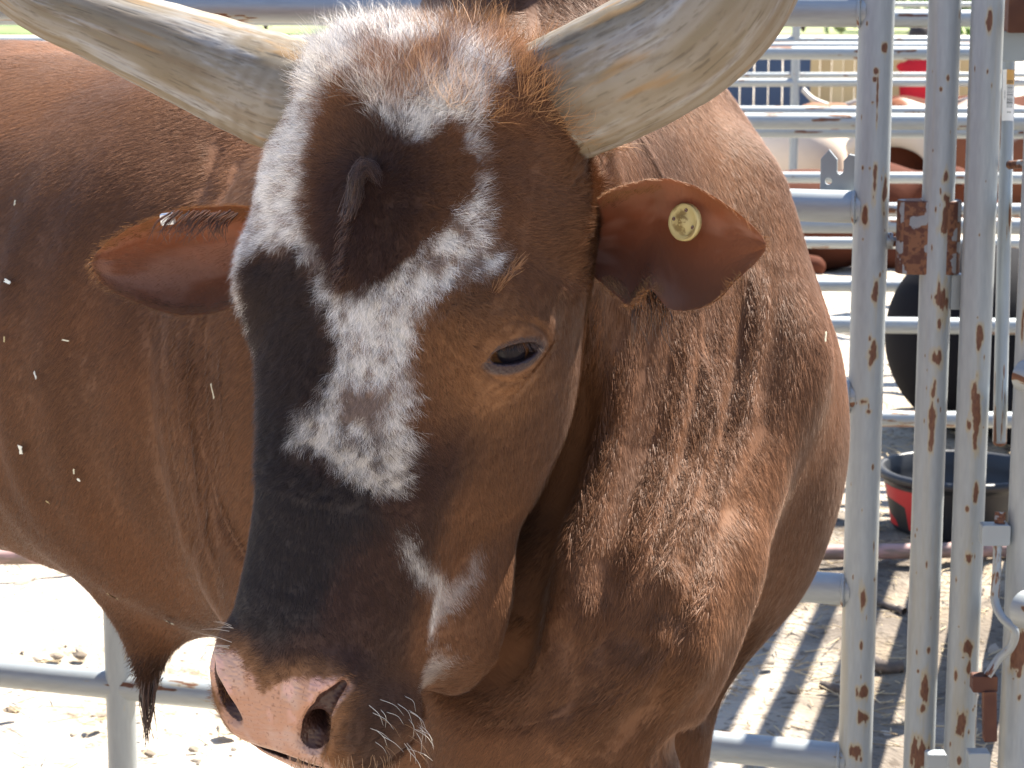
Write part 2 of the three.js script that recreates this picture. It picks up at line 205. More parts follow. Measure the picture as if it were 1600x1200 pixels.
// ------------------------------------------------------------------ rows of pens beyond
{
  const row = (label, dC, yawDeg, hs, ups, r, top, x0, x1, mats) => { const z = -dC, k = Math.tan(yawDeg * Math.PI / 180); return stockPanel(label, V(x0, 0, z - x0 * k), V(x1, 0, z - x1 * k), hs, ups, r, top, undefined, mats, false); };
  row('lowest grey rails of the first far pen, in front of the black cow', 6.25, -3.5, [.155, .42, .70, .985, 1.265], [0, .24, 1], .0235, 1.3, -3.2, 3.4, [1, 0, 2]);
  row('second grey rail row close behind the black cow', 7.9, -3, [.30, .57, .84, 1.11], [0, .3, .62, 1], .0235, 1.16, -3.6, 4.2, [0, 1]);
  row('grey rail row of the second far pen, third row behind the bull', 9.3, -2, [.28, .55, .82, 1.08, 1.33], [0, .3, .5, .70, .92, 1], .0235, 1.37, -4, 5, [1, 0]);
  row('grey rail row of the third far pen, in front of the pale lying cow', 12.6, 1, [.23, .50, .77, 1.0, 1.25], [0, .2, .40, .60, .645, .85, 1], .0235, 1.3, -5, 5.2, [0, 1]);
  row('farthest grey rail row, in front of the blue trailer', 17.5, 2, [.05, .3, .58, .86, 1.0, 1.12, 1.3], [0, .25, .55, .575, .63, .74, 1], .021, 1.33, -6, 7, [1, 0]);
  // strip of white tape on a far rail
  const p = thing('tape_strip', 'white tape strip with a handwritten 10 on a rail behind the end post', 'tape'); const cv = document.createElement('canvas'); cv.width = 256; cv.height = 64; const x = cv.getContext('2d'); x.fillStyle = '#eceae4'; x.fillRect(0, 0, 256, 64); x.strokeStyle = '#3b4a66'; x.lineWidth = 5; x.beginPath(); x.moveTo(112, 12); x.lineTo(106, 40); x.stroke(); x.beginPath(); x.ellipse(134, 26, 11, 15, .2, 0, 7); x.stroke(); const tx = new THREE.CanvasTexture(cv); tx.colorSpace = THREE.SRGBColorSpace;
  mesh('tape', new THREE.CylinderGeometry(.0255, .0255, .235, 20, 1, true, 1.4, 3.6).rotateZ(Math.PI / 2), new THREE.MeshStandardMaterial({ map: tx, roughness: .6, side: THREE.DoubleSide }), p); p.position.copy(V((1386 - 800) / FPX * 6.36, 1.265, -6.25 + .0612 * (586 / FPX * 6.3)));
}
// pinkish pipe lying on the ground, a branch, and the feed tub
{
  const t = thing('ground_pipe', 'long pinkish plastic pipe lying across the dirt in front of the black tub', 'pipe'); const z = at(1400, 850, 5.3).z; const c = new THREE.CatmullRomCurve3([V(-1.2, .045, z + .05), V(.5, .045, z + .02), V(1.2, .045, z - .02), V(2.6, .045, z - .1)]);
  mesh('pipe_body', new THREE.TubeGeometry(c, 60, .0185, 16), new THREE.MeshStandardMaterial({ map: dataTex(256, 64, (u, v) => mix3(C3(.36, .22, .20), C3(.20, .14, .11), sstep(.4, .7, tfbm(u, v, 10, 71, 3))), true, 8, 1), roughness: .7 }), t);
}
for (const [label, pts, r] of [['thick grey broken stick on the dirt between the near uprights', [[1362, 1006, 4.55], [1385, 1008, 4.5], [1412, 1004, 4.5]], .013], ['thin dark stick on the dirt above the thick stick', [[1360, 922, 5.0], [1390, 928, 4.95], [1414, 938, 4.9]], .008], ['short dark stick lying left of the end post', [[1285, 1042, 4.4], [1300, 1046, 4.38], [1318, 1050, 4.36]], .009]]) {
  const c = new THREE.CatmullRomCurve3(pts.map(([x, y, d]) => { const p = at(x, y, d); p.y = r * .8 + .01; return p; })); const g = new THREE.TubeGeometry(c, 20, r, 9), p = g.attributes.position; for (let i = 0; i < p.count; i++) p.setY(i, p.getY(i) + .006 * (noise(p.getX(i) * 60, p.getZ(i) * 60, 2) - .5)); g.computeVertexNormals();
  tag(mesh('stick', g, new THREE.MeshStandardMaterial({ map: dataTex(64, 64, (u, v) => mix3(C3(.16, .125, .10), C3(.07, .055, .045), tfbm(u, v, 8, 5, 3)), true), roughness: .9 })), label, 'stick');
}
{
  const t = thing('feed_tub', 'round black rubber feed tub with a red label behind the uprights', 'tub'); const c = at(1497, 835, 5.66); t.position.set(c.x, 0, c.z);
  const pr = [[.0, .012], [.15, .012], [.165, .02], [.190, .135], [.198, .148], [.210, .152], [.210, .168], [.198, .172], [.186, .168], [.176, .13], [.157, .035], [0, .03]].map(([x, y]) => new THREE.Vector2(x, y));
  mesh('tub_wall', new THREE.LatheGeometry(pr, 64), new THREE.MeshStandardMaterial({ color: new THREE.Color(.014, .016, .02), roughness: .42 }), t);
  const cv = document.createElement('canvas'); cv.width = 256; cv.height = 192; const x = cv.getContext('2d'); x.fillStyle = '#b3161d'; x.fillRect(0, 0, 256, 192); x.fillStyle = '#17181a'; x.beginPath(); x.moveTo(0, 62); x.quadraticCurveTo(90, 60, 150, 84); x.lineTo(162, 192); x.lineTo(60, 192); x.lineTo(20, 130); x.lineTo(0, 120); x.fill(); x.fillStyle = '#b3161d'; x.beginPath(); x.moveTo(0, 130); x.lineTo(70, 160); x.lineTo(90, 192); x.lineTo(0, 192); x.fill();
  const tx = new THREE.CanvasTexture(cv); tx.colorSpace = THREE.SRGBColorSpace; const lb = mesh('label', new THREE.CylinderGeometry(.1895, .1735, .10, 24, 1, true, -1.5, .85), new THREE.MeshStandardMaterial({ map: tx, roughness: .5 }), t); lb.position.y = .082;
}

// ------------------------------------------------------------------ the bull: one distance field, meshed once
const headYaw = -30 * Math.PI / 180, headPitch = -12 * Math.PI / 180, headRoll = -5.8 * Math.PI / 180;
const headO = at(618, 88, 1.80);
const headQ = new THREE.Quaternion().setFromEuler(new THREE.Euler(headPitch, headYaw, headRoll, 'YXZ'));
const headM = new THREE.Matrix4().compose(headO, headQ, V(1, 1, 1)), headI = headM.clone().invert();
const hi = headI.elements;
const toHead = (p) => p.clone().applyMatrix4(headI), fromHead = (x, y, z) => V(x, y, z).applyMatrix4(headM);
// stations down the face: y, half width, front z, back z, squareness (metres)
const ST = [
  [.034, .010, -.075, -.085, 2.0], [.024, .055, -.044, -.125, 2.2], [.004, .092, -.016, -.165, 2.5], [-.03, .118, .002, -.19, 2.7], [-.10, .138, .010, -.215, 2.8],
  [-.17, .138, .008, -.235, 2.8], [-.24, .121, .004, -.25, 2.7], [-.30, .100, .004, -.255, 2.5], [-.36, .083, .006, -.24, 2.4], [-.42, .074, .008, -.205, 2.4],
  [-.47, .071, .012, -.17, 2.5], [-.51, .070, .009, -.15, 2.3], [-.550, .068, -.004, -.135, 2.3], [-.580, .062, -.026, -.12, 2.4], [-.596, .012, -.06, -.085, 2.0]];
const TAB = (() => { // smooth table, one row per millimetre
  const t = []; const n = ST.length;
  for (let y = 60; y >= -610; y--) {
    const Y = y / 1000; let i = 0; while (i < n - 2 && ST[i + 1][0] > Y) i++;
    const a = ST[Math.max(0, i - 1)], b = ST[i], c = ST[i + 1], e = ST[Math.min(n - 1, i + 2)], u = clamp((b[0] - Y) / (b[0] - c[0])); const row = [];
    for (let k = 1; k < 5; k++) {
      const mb = (c[k] - a[k]) / (a[0] - c[0] || 1e-6) * (b[0] - c[0]) , mc = (e[k] - b[k]) / (b[0] - e[0] || 1e-6) * (b[0] - c[0]);
      const u2 = u * u, u3 = u2 * u; row.push((2 * u3 - 3 * u2 + 1) * b[k] + (u3 - 2 * u2 + u) * mb + (-2 * u3 + 3 * u2) * c[k] + (u3 - u2) * mc);
    }
    t.push(row);
  }
  return t;
})();
const smin = (a, b, k) => { const h = Math.max(k - Math.abs(a - b), 0) / k; return Math.min(a, b) - h * h * k * .25; };
const smax = (a, b, k) => -smin(-a, -b, k);
function ell(x, y, z, c, r) { // ellipsoid, near-true distance
  const a = (x - c[0]) / r[0], b = (y - c[1]) / r[1], d = (z - c[2]) / r[2], k0 = Math.hypot(a, b, d), k1 = Math.hypot(a / r[0], b / r[1], d / r[2]);
  return k0 < 1e-6 ? -Math.min(r[0], r[1], r[2]) : k0 * (k0 - 1) / k1;
}
function cone(x, y, z, a, b, ra, rb) { // tapered capsule
  const bx = b[0] - a[0], by = b[1] - a[1], bz = b[2] - a[2], px = x - a[0], py = y - a[1], pz = z - a[2];
  const t = clamp((px * bx + py * by + pz * bz) / (bx * bx + by * by + bz * bz));
  return Math.hypot(px - bx * t, py - by * t, pz - bz * t) - (ra + (rb - ra) * t);
}
const EYE_C = [.1135, -.214, -.062], EYE_R = .0215;              // eyeballs, mirrored left and right
function headField(x, y, z) { // head's own axes
  const yy = clamp(60 - y * 1000, 0, 668.999), i = yy | 0, u = yy - i, A = TAB[i], B = TAB[i + 1];
  const w = Math.max(.006, mix(A[0], B[0], u)), zf = mix(A[1], B[1], u), zb = mix(A[2], B[2], u), n = mix(A[3], B[3], u);
  const ax = Math.abs(x);
  const zc = zf - Math.min(w, (zf - zb) * .5) * .85, hz = z > zc ? zf - zc : zc - zb, nn = z > zc ? n : n * .85;
  const X = ax / w, Z = Math.abs(z - zc) / Math.max(.006, hz);
  let f = (Math.pow(Math.pow(X, nn) + Math.pow(Z, nn), 1 / nn) - 1) * Math.min(w, hz);
  if (y > .036) f = Math.max(f, (y - .036)); if (y < -.596) f = Math.max(f, -.596 - y);
  f *= .9;
  // horn roots, brow ridges, cheek and jaw muscles
  f = smin(f, cone(ax, y, z, [.05, -.03, -.07], [.088, -.02, -.08], .045, .04), .04);
  f = smin(f, ell(ax, y, z, [.101, -.196, -.055], [.034, .046, .045]), .03);
  f = smin(f, cone(ax, y, z, [.098, -.193, -.022], [.133, -.198, -.075], .013, .011), .02);
  f = smin(f, ell(ax, y, z, [.058, -.27, -.17], [.048, .085, .075]), .05);
  f = smin(f, cone(ax, y, z, [.03, -.33, -.215], [.012, -.53, -.115], .045, .036), .03);
  f = smin(f, ell(ax, y, z, [.055, -.45, -.19], [.032, .075, .05]), .035);   // loose skin under the jaw
  // nostril wings and lips
  f = smin(f, ell(ax, y, z, [.050, -.515, -.016], [.023, .034, .026]), .02);
  f = smin(f, ell(ax, y, z, [.053, -.540, -.07], [.034, .036, .055]), .02);
  return f;
}
function headCut(f, x, y, z) {
  let ax = Math.abs(x + .006);      // the muzzle is drawn a little to one side
  // nostrils: comma shaped, opening forward and outward
  let s = smin(smin(cone(ax, y, z, [.041, -.557, -.011], [.052, -.536, .003], .0115, .0115), cone(ax, y, z, [.052, -.536, .003], [.060, -.518, .007], .0115, .0075), .006), cone(ax, y, z, [.060, -.518, .007], [.069, -.500, -.001], .0075, .0035), .005);
  s = smin(s, cone(ax, y, z, [.047, -.545, -.008], [.036, -.49, -.08], .0115, .012), .010);
  f = smax(f, -s, .006);
  ax = Math.abs(x);
  // mouth line
  const my = -.585 + (z < -.03 ? (-.03 - z) * .55 : 0) + .004 * Math.cos(ax * 40);
  if (z > -.13) f = smax(f, -(Math.hypot(y - my, Math.max(0, -.115 - z)) - .0035), .008);
  // a low curly ridge down the middle of the forehead
  if (y < -.08 && y > -.20) f -= .0055 * Math.exp(-Math.pow((x - .004 * Math.sin(y * 70)) / .0075, 2)) * sstep(-.20, -.17, y) * sstep(-.085, -.1, y) * (z > -.05 ? 1 : 0);
  // eye socket
  const dx = ax - EYE_C[0], dy = y - EYE_C[1], dz = z - EYE_C[2];
  if (dx * dx + dy * dy + dz * dz < .01) {
    const e = Math.hypot(dx, dy, dz);
    // lids wrap the ball; the almond opening looks outward and forward
    f = smin(f, e - EYE_R - .0058, .012);
    const ox = .78, oz = .62, out = dx * ox + dz * oz, side = -dx * oz + dz * ox; // side: towards the nose
    const b = dy + side * .32, open = Math.hypot(side / .0205, (b < 0 ? b / .0086 : b / .0078)) - 1;
    if (out > 0) f = smax(f, -open * .009, .003);
    // fold above and bags below the eye
    f += .0022 * Math.exp(-Math.pow((Math.hypot(side * .75, dy) - .027) / .0025, 2)) * sstep(-.3, .4, dy / .03) ;
    f += .0014 * Math.exp(-Math.pow((Math.hypot(side * .75, dy) - .024) / .002, 2)) * sstep(.2, -.4, dy / .03);
    f = Math.max(f, EYE_R - .004 - e);
  }
  return f;
}
const SY = 1.0;
const J = { // trunk along a spine that bends to the bull's right (away to the photo's left)
  chest: [.05, .82, -2.06], sho: [.00, .96, -2.30], rib: [-.28, .975, -2.54], flank: [-.62, .995, -2.82], hip: [-1.02, 1.01, -3.04], rump: [-1.32, 1.0, -3.18] };
const FOLD = [at(850, 880, 2.01), at(765, 1035, 1.905), at(1140, 310, 2.28), at(1175, 560, 2.235), at(1110, 860, 2.13), at(1050, 840, 2.07), at(1035, 1010, 2.02)].map(p => p.toArray());
function bodyField(x, y, z) {
  let f = cone(x, y, z, J.sho, J.rib, .285, .325);
  f = smin(f, cone(x, y, z, J.rib, J.flank, .325, .305), .05);
  f = smin(f, cone(x, y, z, J.flank, J.hip, .305, .29), .05);
  f = smin(f, cone(x, y, z, J.hip, J.rump, .30, .24), .05);
  f = smin(f, cone(x, y, z, J.chest, J.sho, .17, .27), .10);
  f = smin(f, ell(x, y, z, [.15, .89, -2.38], [.205, .26, .20]), .12);      // left shoulder
  f = smin(f, ell(x, y, z, [-.17, .93, -2.22], [.15, .30, .17]), .08);      // right shoulder
  f = smin(f, ell(x, y, z, [.03, 1.37, -2.46], [.12, .22, .24]), .12);      // hump
  f = smin(f, cone(x, y, z, [.05, 1.14, -2.36], [-.03, 1.19, -2.02], .215, .135), .10);  // neck
  f = smin(f, cone(x, y, z, [.05, .95, -2.14], [-.02, 1.03, -2.0], .13, .07), .10);  // throat and dewlap
  f = smin(f, ell(x, y, z, [.035, .68, -2.04], [.115, .17, .12]), .07);       // brisket
  // throat flap, neck fold in front of the shoulder
  f = smin(f, cone(x, y, z, FOLD[2], FOLD[3], .03, .05), .08);
  f = smin(f, cone(x, y, z, FOLD[3], FOLD[4], .05, .03), .08);
  f = smin(f, cone(x, y, z, FOLD[5], FOLD[6], .022, .03), .04);
  // legs
  f = smin(f, cone(x, y, z, [.14, .78, -2.36], [.12, .46, -2.34], .115, .075), .06);
  f = smin(f, cone(x, y, z, [.12, .46, -2.34], [.13, .06, -2.33], .07, .055), .03);
  f = smin(f, cone(x, y, z, [-.12, .80, -2.18], [-.11, .46, -2.16], .10, .075), .06);
  f = smin(f, cone(x, y, z, [-.11, .46, -2.16], [-.11, .06, -2.16], .07, .055), .03);
  f = smin(f, cone(x, y, z, [-1.06, .85, -2.88], [-1.05, .5, -2.9], .17, .09), .06);
  f = smin(f, cone(x, y, z, [-1.05, .5, -2.9], [-1.12, .06, -2.9], .065, .055), .03);
  f = smin(f, cone(x, y, z, [-1.24, .85, -3.2], [-1.28, .5, -3.25], .17, .09), .06);
  f = smin(f, cone(x, y, z, [-1.28, .5, -3.25], [-1.33, .06, -3.28], .065, .055), .03);
  f = smin(f, cone(x, y, z, [-.405, .72, -2.46], [-.412, .615, -2.44], .055, .014), .05);   // sheath
  return f;
}
let creases = null;   // folds of loose skin: lines on the hide, depth a, half width w
function wrinkles(x, y, z, d) {
  let w = 0;
  // shallow unevenness of muscle and fat everywhere but the face
  if (d > .34) w += .017 * (fbm(x * 6, y * 5, z * 6, 2) - .5) + (x < -.3 ?   .0025 * Math.sin((x * .75 + z * .65) * 75 + 3 * y) * sstep(.75, .9, y) * sstep(1.25, 1.1, y) : 0);
  if (creases && d > .2) for (const c of creases) {
    if (x < c.lo[0] || x > c.hi[0] || y < c.lo[1] || y > c.hi[1] || z < c.lo[2] || z > c.hi[2]) continue;
    let m = 1e9, at = 0; for (let i = 0; i < c.p.length - 1; i++) { const a = c.p[i], b = c.p[i + 1], bx = b[0] - a[0], by = b[1] - a[1], bz = b[2] - a[2], px = x - a[0], py = y - a[1], pz = z - a[2], t = clamp((px * bx + py * by + pz * bz) / (bx * bx + by * by + bz * bz)), q = (px - bx * t) ** 2 + (py - by * t) ** 2 + (pz - bz * t) ** 2; if (q < m) { m = q; at = (i + t) / (c.p.length - 1); } }
    const e = m / (c.w * c.w); if (e < 7) w += c.a * Math.exp(-e) * Math.min(1, at * 5, (1 - at) * 5);
  }
  return w;
}
const headMid = fromHead(0, -.25, -.1);
function field(x, y, z) {
  let f = bodyField(x, y, z);
  const d = Math.hypot(x - headMid.x, y - headMid.y, z - headMid.z);
  if (d < .62) {
    const hx = hi[0] * x + hi[4] * y + hi[8] * z + hi[12], hy = hi[1] * x + hi[5] * y + hi[9] * z + hi[13], hz = hi[2] * x + hi[6] * y + hi[10] * z + hi[14];
    const h = headField(hx, hy, hz), k = .012 + .05 * sstep(-.22, -.04, hy);
    f = smax(f, .030 * sstep(-.13, -.24, hy) - h, .02);                 // the neck keeps clear of the jaw
    f = headCut(smin(f, h, k), hx, hy, hz);
  } else f = Math.min(f, d - .42);
  if (Math.abs(f) < .05) f += wrinkles(x, y, z, d);
  return f;
}
// surface nets on a sparse grid
function surf(px, py) { // the point of the bull's skin on this bearing from the eye, with its normal
  const e = V(0, EYE, 0), d = at(px, py, 1).sub(e).normalize(); let t = 1.4; const p = V(0, 0, 0);
  for (let i = 0; i < 300; i++) { p.copy(e).addScaledVector(d, t); const v = field(p.x, p.y, p.z); if (v < .0005) break; t += Math.max(.0004, v * .55); if (t > 4) return null; }
  const q = .002, n = V(field(p.x + q, p.y, p.z) - field(p.x - q, p.y, p.z), field(p.x, p.y + q, p.z) - field(p.x, p.y - q, p.z), field(p.x, p.y, p.z + q) - field(p.x, p.y, p.z - q)).normalize(); return { p, n };
}
{
  const G2 = [[1030, 480], [1012, 600], [985, 720], [950, 850], [925, 940]], G3 = [[1215, 400], [1212, 520], [1187, 650], [1140, 780], [1080, 880], [1045, 930]], L = [
    [.008, .020, [[985, 480], [925, 600], [902, 700], [872, 790], [850, 870], [815, 960]]], [.012, .014, G2], [.008, .018, G3], [.010, .014, [[1045, 900], [1060, 1000], [1030, 1100], [950, 1190]]],
    [.020, .018, [[1178, 962], [1165, 1012], [1120, 1100], [1062, 1165], [1020, 1200]]], [-.005, .016, [[1190, 600], [1172, 700], [1140, 790]]], [-.008, .013, [[1052, 860], [1046, 940], [1034, 1010]]], [.007, .010, [[965, 870], [955, 960], [930, 1040]]], [.006, .011, [[880, 960], [900, 1060], [890, 1150]]], [-.010, .016, [[1000, 1000], [960, 1090], [880, 1170]]],
    [.0022, .0085, [[236, 470], [232, 560], [240, 680], [268, 810]]], [.003, .008, [[262, 480], [262, 600], [272, 700], [302, 830], [336, 960]]], [.0028, .007, [[285, 475], [285, 600], [297, 720], [330, 880], [350, 960]]], [.003, .008, [[310, 490], [307, 600], [322, 740], [348, 870]]], [.004, .006, [[330, 490], [330, 620], [350, 760]]], [-.004, .008, [[298, 500], [296, 620], [310, 760], [345, 900]]], [.0025, .012, [[352, 200], [335, 260], [310, 315]]], [.0025, .010, [[385, 235], [365, 280], [345, 315]]]];
  for (let i = 1; i < 7; i++) { const t = i / 7, j = (k) => 7 * (noise(i * 3.1, k, 2) - .5); L.push([(i % 2 ? .0065 : -.0045) * (.6 + .8 * noise(i, 4, 4)), .0088, [0, 1, 2, 3, 4].map(k => [mix(G2[k][0], G3[k][0], t) + j(k), mix(G2[k][1], G3[k][1], t) + j(k + 9)])]); }
  const out = []; for (const [a, w, pts] of L) { const p = pts.map(([x, y]) => surf(x, y)).filter(s => s && s.p.z < -1.86).map(s => s.p.toArray()); if (p.length < 2) continue; const lo = [0, 1, 2].map(k => Math.min(...p.map(q => q[k])) - w * 2.7), hi = [0, 1, 2].map(k => Math.max(...p.map(q => q[k])) + w * 2.7); out.push({ a, w, p, lo, hi }); }
  creases = out;
}
function surfaceNets(f, lo, hiB, h) {
  const B = 8, bs = B * h, nb = [0, 1, 2].map(k => Math.ceil((hiB[k] - lo[k]) / bs));
  const pos = [], idx = [], vmap = new Map(), vals = new Map(); const NX = nb[0] * B + 1, NY = nb[1] * B + 1;
  const key = (i, j, k) => (k * NY + j) * NX + i;
  const quads = [];
  for (let bk = 0; bk < nb[2]; bk++) for (let bj = 0; bj < nb[1]; bj++) for (let bi = 0; bi < nb[0]; bi++) {
    const cx = lo[0] + (bi + .5) * bs, cy = lo[1] + (bj + .5) * bs, cz = lo[2] + (bk + .5) * bs;
    if (Math.abs(f(cx, cy, cz)) > bs * 1.25) continue;
    const n = B + 1, v = new Float32Array(n * n * n);
    for (let k = 0; k < n; k++) for (let j = 0; j < n; j++) for (let i = 0; i < n; i++) v[(k * n + j) * n + i] = f(lo[0] + (bi * B + i) * h, lo[1] + (bj * B + j) * h, lo[2] + (bk * B + k) * h);
    for (let k = 0; k < B; k++) for (let j = 0; j < B; j++) for (let i = 0; i < B; i++) {
      const o = (k * n + j) * n + i; let m = 0, s = 0, sx = 0, sy = 0, sz = 0; const c = [v[o], v[o + 1], v[o + n], v[o + n + 1], v[o + n * n], v[o + n * n + 1], v[o + n * n + n], v[o + n * n + n + 1]];
      for (let q = 0; q < 8; q++) if (c[q] < 0) m |= 1 << q;
      if (m === 0 || m === 255) continue;
      for (let a = 0; a < 8; a++) for (const st of [1, 2, 4]) { const b = a | st; if (b === a) continue; if ((c[a] < 0) !== (c[b] < 0)) { const t = c[a] / (c[a] - c[b]); sx += (a & 1) + (st === 1 ? t : 0); sy += (a >> 1 & 1) + (st === 2 ? t : 0); sz += (a >> 2 & 1) + (st === 4 ? t : 0); s++; } }
      const gi = bi * B + i, gj = bj * B + j, gk = bk * B + k;
      vmap.set(key(gi, gj, gk), pos.length / 3); pos.push(lo[0] + (gi + sx / s) * h, lo[1] + (gj + sy / s) * h, lo[2] + (gk + sz / s) * h);
      if ((c[0] < 0) !== (c[1] < 0)) quads.push(0, gi, gj, gk, c[0] < 0 ? 1 : 0);
      if ((c[0] < 0) !== (c[2] < 0)) quads.push(1, gi, gj, gk, c[0] < 0 ? 1 : 0);
      if ((c[0] < 0) !== (c[4] < 0)) quads.push(2, gi, gj, gk, c[0] < 0 ? 1 : 0);
    }
  }
  for (let q = 0; q < quads.length; q += 5) {
    const [ax, i, j, k, inside] = quads.slice(q, q + 5); let r;
    if (ax === 0) r = [key(i, j - 1, k - 1), key(i, j, k - 1), key(i, j, k), key(i, j - 1, k)];
    if (ax === 1) r = [key(i - 1, j, k - 1), key(i - 1, j, k), key(i, j, k), key(i, j, k - 1)];
    if (ax === 2) r = [key(i - 1, j - 1, k), key(i, j - 1, k), key(i, j, k), key(i - 1, j, k)];
    r = r.map(x => vmap.get(x)); if (r.some(x => x === undefined)) continue;
    if (!inside) r.reverse();
    idx.push(r[0], r[1], r[2], r[0], r[2], r[3]);
  }
  return { pos, idx };
}
function project(pos, from, f, n = 3) {
  const e = .0008;
  for (let i = from; i < pos.length; i += 3) for (let it = 0; it < n; it++) {
    const x = pos[i], y = pos[i + 1], z = pos[i + 2], v = f(x, y, z); if (Math.abs(v) < 1e-5) break;
    const gx = (f(x + e, y, z) - v) / e, gy = (f(x, y + e, z) - v) / e, gz = (f(x, y, z + e) - v) / e, g2 = Math.max(.25, gx * gx + gy * gy + gz * gz), s = clamp(v / g2, -.004, .004);
    pos[i] -= gx * s; pos[i + 1] -= gy * s; pos[i + 2] -= gz * s;
  }
}
function refine(m, want, f) { // split the triangles where want(x,y,z); neighbours follow so that no cracks open
  const { pos, idx } = m, first = pos.length, mid = new Map(), out = [], n0 = pos.length / 3;
  const inside = new Uint8Array(n0); for (let i = 0; i < n0; i++) inside[i] = want(pos[3 * i], pos[3 * i + 1], pos[3 * i + 2]) ? 1 : 0;
  const edge = (a, b) => { if (!inside[a] && !inside[b]) return -1; const k = a < b ? a * 4e6 + b : b * 4e6 + a; let v = mid.get(k); if (v === undefined) { v = pos.length / 3; pos.push((pos[3 * a] + pos[3 * b]) / 2, (pos[3 * a + 1] + pos[3 * b + 1]) / 2, (pos[3 * a + 2] + pos[3 * b + 2]) / 2); mid.set(k, v); } return v; };
  for (let t = 0; t < idx.length; t += 3) {
    const a = idx[t], b = idx[t + 1], c = idx[t + 2], ab = edge(a, b), bc = edge(b, c), ca = edge(c, a), k = (ab >= 0) + (bc >= 0) + (ca >= 0);
    if (k === 3) out.push(a, ab, ca, ab, b, bc, ca, bc, c, ab, bc, ca);
    else if (k === 2) { if (ab < 0) out.push(c, ca, bc, a, b, bc, a, bc, ca); else if (bc < 0) out.push(a, ab, ca, b, c, ca, b, ca, ab); else out.push(b, bc, ab, c, a, ab, c, ab, bc); }
    else out.push(a, b, c);
  }
  project(pos, first, f); m.idx = out; return m;
}

// ears: leaf-shaped cups, two-sided with a thin edge; rows run from root to tip
function catmull(p, t) { const n = p.length - 1, s = clamp(t) * n, i = Math.min(n - 1, Math.floor(s)), u = s - i, a = p[Math.max(0, i - 1)], b = p[i], c = p[i + 1], d = p[Math.min(n, i + 2)]; return b.map((_, k) => .5 * (2 * b[k] + (c[k] - a[k]) * u + (2 * a[k] - 5 * b[k] + 4 * c[k] - d[k]) * u * u + (3 * b[k] - a[k] - 3 * c[k] + d[k]) * u * u * u)); }
function earGeometry(rows, away, thick, seed) { // rows: [upper x,y,z, lower x,y,z, cup]
  const NU = 90, NV = 64, pos = [], uv = [], idx = [];
  const P = (u, v) => { const r = catmull(rows, u), a = V(r[0], r[1], r[2]), b = V(r[3], r[4], r[5]), c = a.clone().lerp(b, v);
    const w = v * 2 - 1, edge = noise(u * 22, v < .5 ? 3 : 9, seed) - .5;
    c.addScaledVector(away, r[6] * (1 - w * w * (.55 + .45 * w * w)) + .004 * (fbm(u * 5, v * 4, seed + 9, 2) - .5) * (1 - w * w)); c.addScaledVector(b.clone().sub(a).normalize(), w * .0010 * edge); return c; };
  for (let side = 0; side < 2; side++) for (let i = 0; i <= NU; i++) for (let j = 0; j <= NV; j++) {
    const u = i / NU, v = j / NV, p = P(u, v), e = 1e-3, n = P(u + e > 1 ? u - e : u + e, v).sub(p).multiplyScalar(u + e > 1 ? -1 : 1).cross(P(u, v + e > 1 ? v - e : v + e).sub(p).multiplyScalar(v + e > 1 ? -1 : 1)).normalize();
    const w = v * 2 - 1, t = thick * Math.sqrt(Math.max(0, (1 - w * w))) * Math.sqrt(Math.max(0, 1 - u * u * u));
    p.addScaledVector(n, (side ? 1 : -1) * t * .5 * Math.sign(n.dot(away) || 1)); pos.push(p.x, p.y, p.z); uv.push(u, v);
  }
  const row = NV + 1, off = (NU + 1) * row;
  for (let s = 0; s < 2; s++) for (let i = 0; i < NU; i++) for (let j = 0; j < NV; j++) { const a = s * off + i * row + j, b = a + row; if (s) idx.push(a, a + 1, b, b, a + 1, b + 1); else idx.push(a, b, a + 1, b, b + 1, a + 1); }
  return { pos, uv, idx };
}
const R = (ux, uy, ud, lx, ly, ld, cup) => [...at(ux, uy, ud).toArray(), ...at(lx, ly, ld).toArray(), cup];
const earLeft = earGeometry([R(915, 330, 1.89, 925, 430, 1.885, .03), R(950, 300, 1.85, 955, 455, 1.84, .07), R(990, 286, 1.835, 985, 478, 1.82, .075), R(1020, 280, 1.83, 1014, 452, 1.825, .068), R(1052, 280, 1.83, 1045, 481, 1.828, .056), R(1085, 291, 1.832, 1085, 484, 1.83, .042), R(1120, 311, 1.835, 1120, 470, 1.832, .028), R(1155, 335, 1.838, 1152, 437, 1.835, .014), R(1180, 357, 1.84, 1177, 414, 1.838, .006), R(1192, 371, 1.84, 1190, 399, 1.839, .002), R(1197, 381, 1.84, 1196, 391, 1.84, 0)],
  headQ ? V(.15, -.1, -1).normalize() : 0, .0075, 3);
const earRight = earGeometry([R(420, 330, 1.97, 420, 440, 1.965, .02), R(385, 322, 1.975, 385, 468, 1.965, .045), R(335, 324, 1.985, 335, 488, 1.972, .045), R(290, 328, 1.992, 285, 493, 1.98, .04), R(240, 342, 2.0, 240, 482, 1.99, .03), R(200, 358, 2.006, 198, 466, 1.998, .02), R(172, 376, 2.01, 172, 452, 2.006, .012), R(155, 390, 2.014, 155, 438, 2.012, .005), R(147, 400, 2.014, 147, 427, 2.013, .002), R(144, 409, 2.014, 144, 418, 2.014, 0)],
  V(.1, -.15, -1).normalize(), .0075, 5);

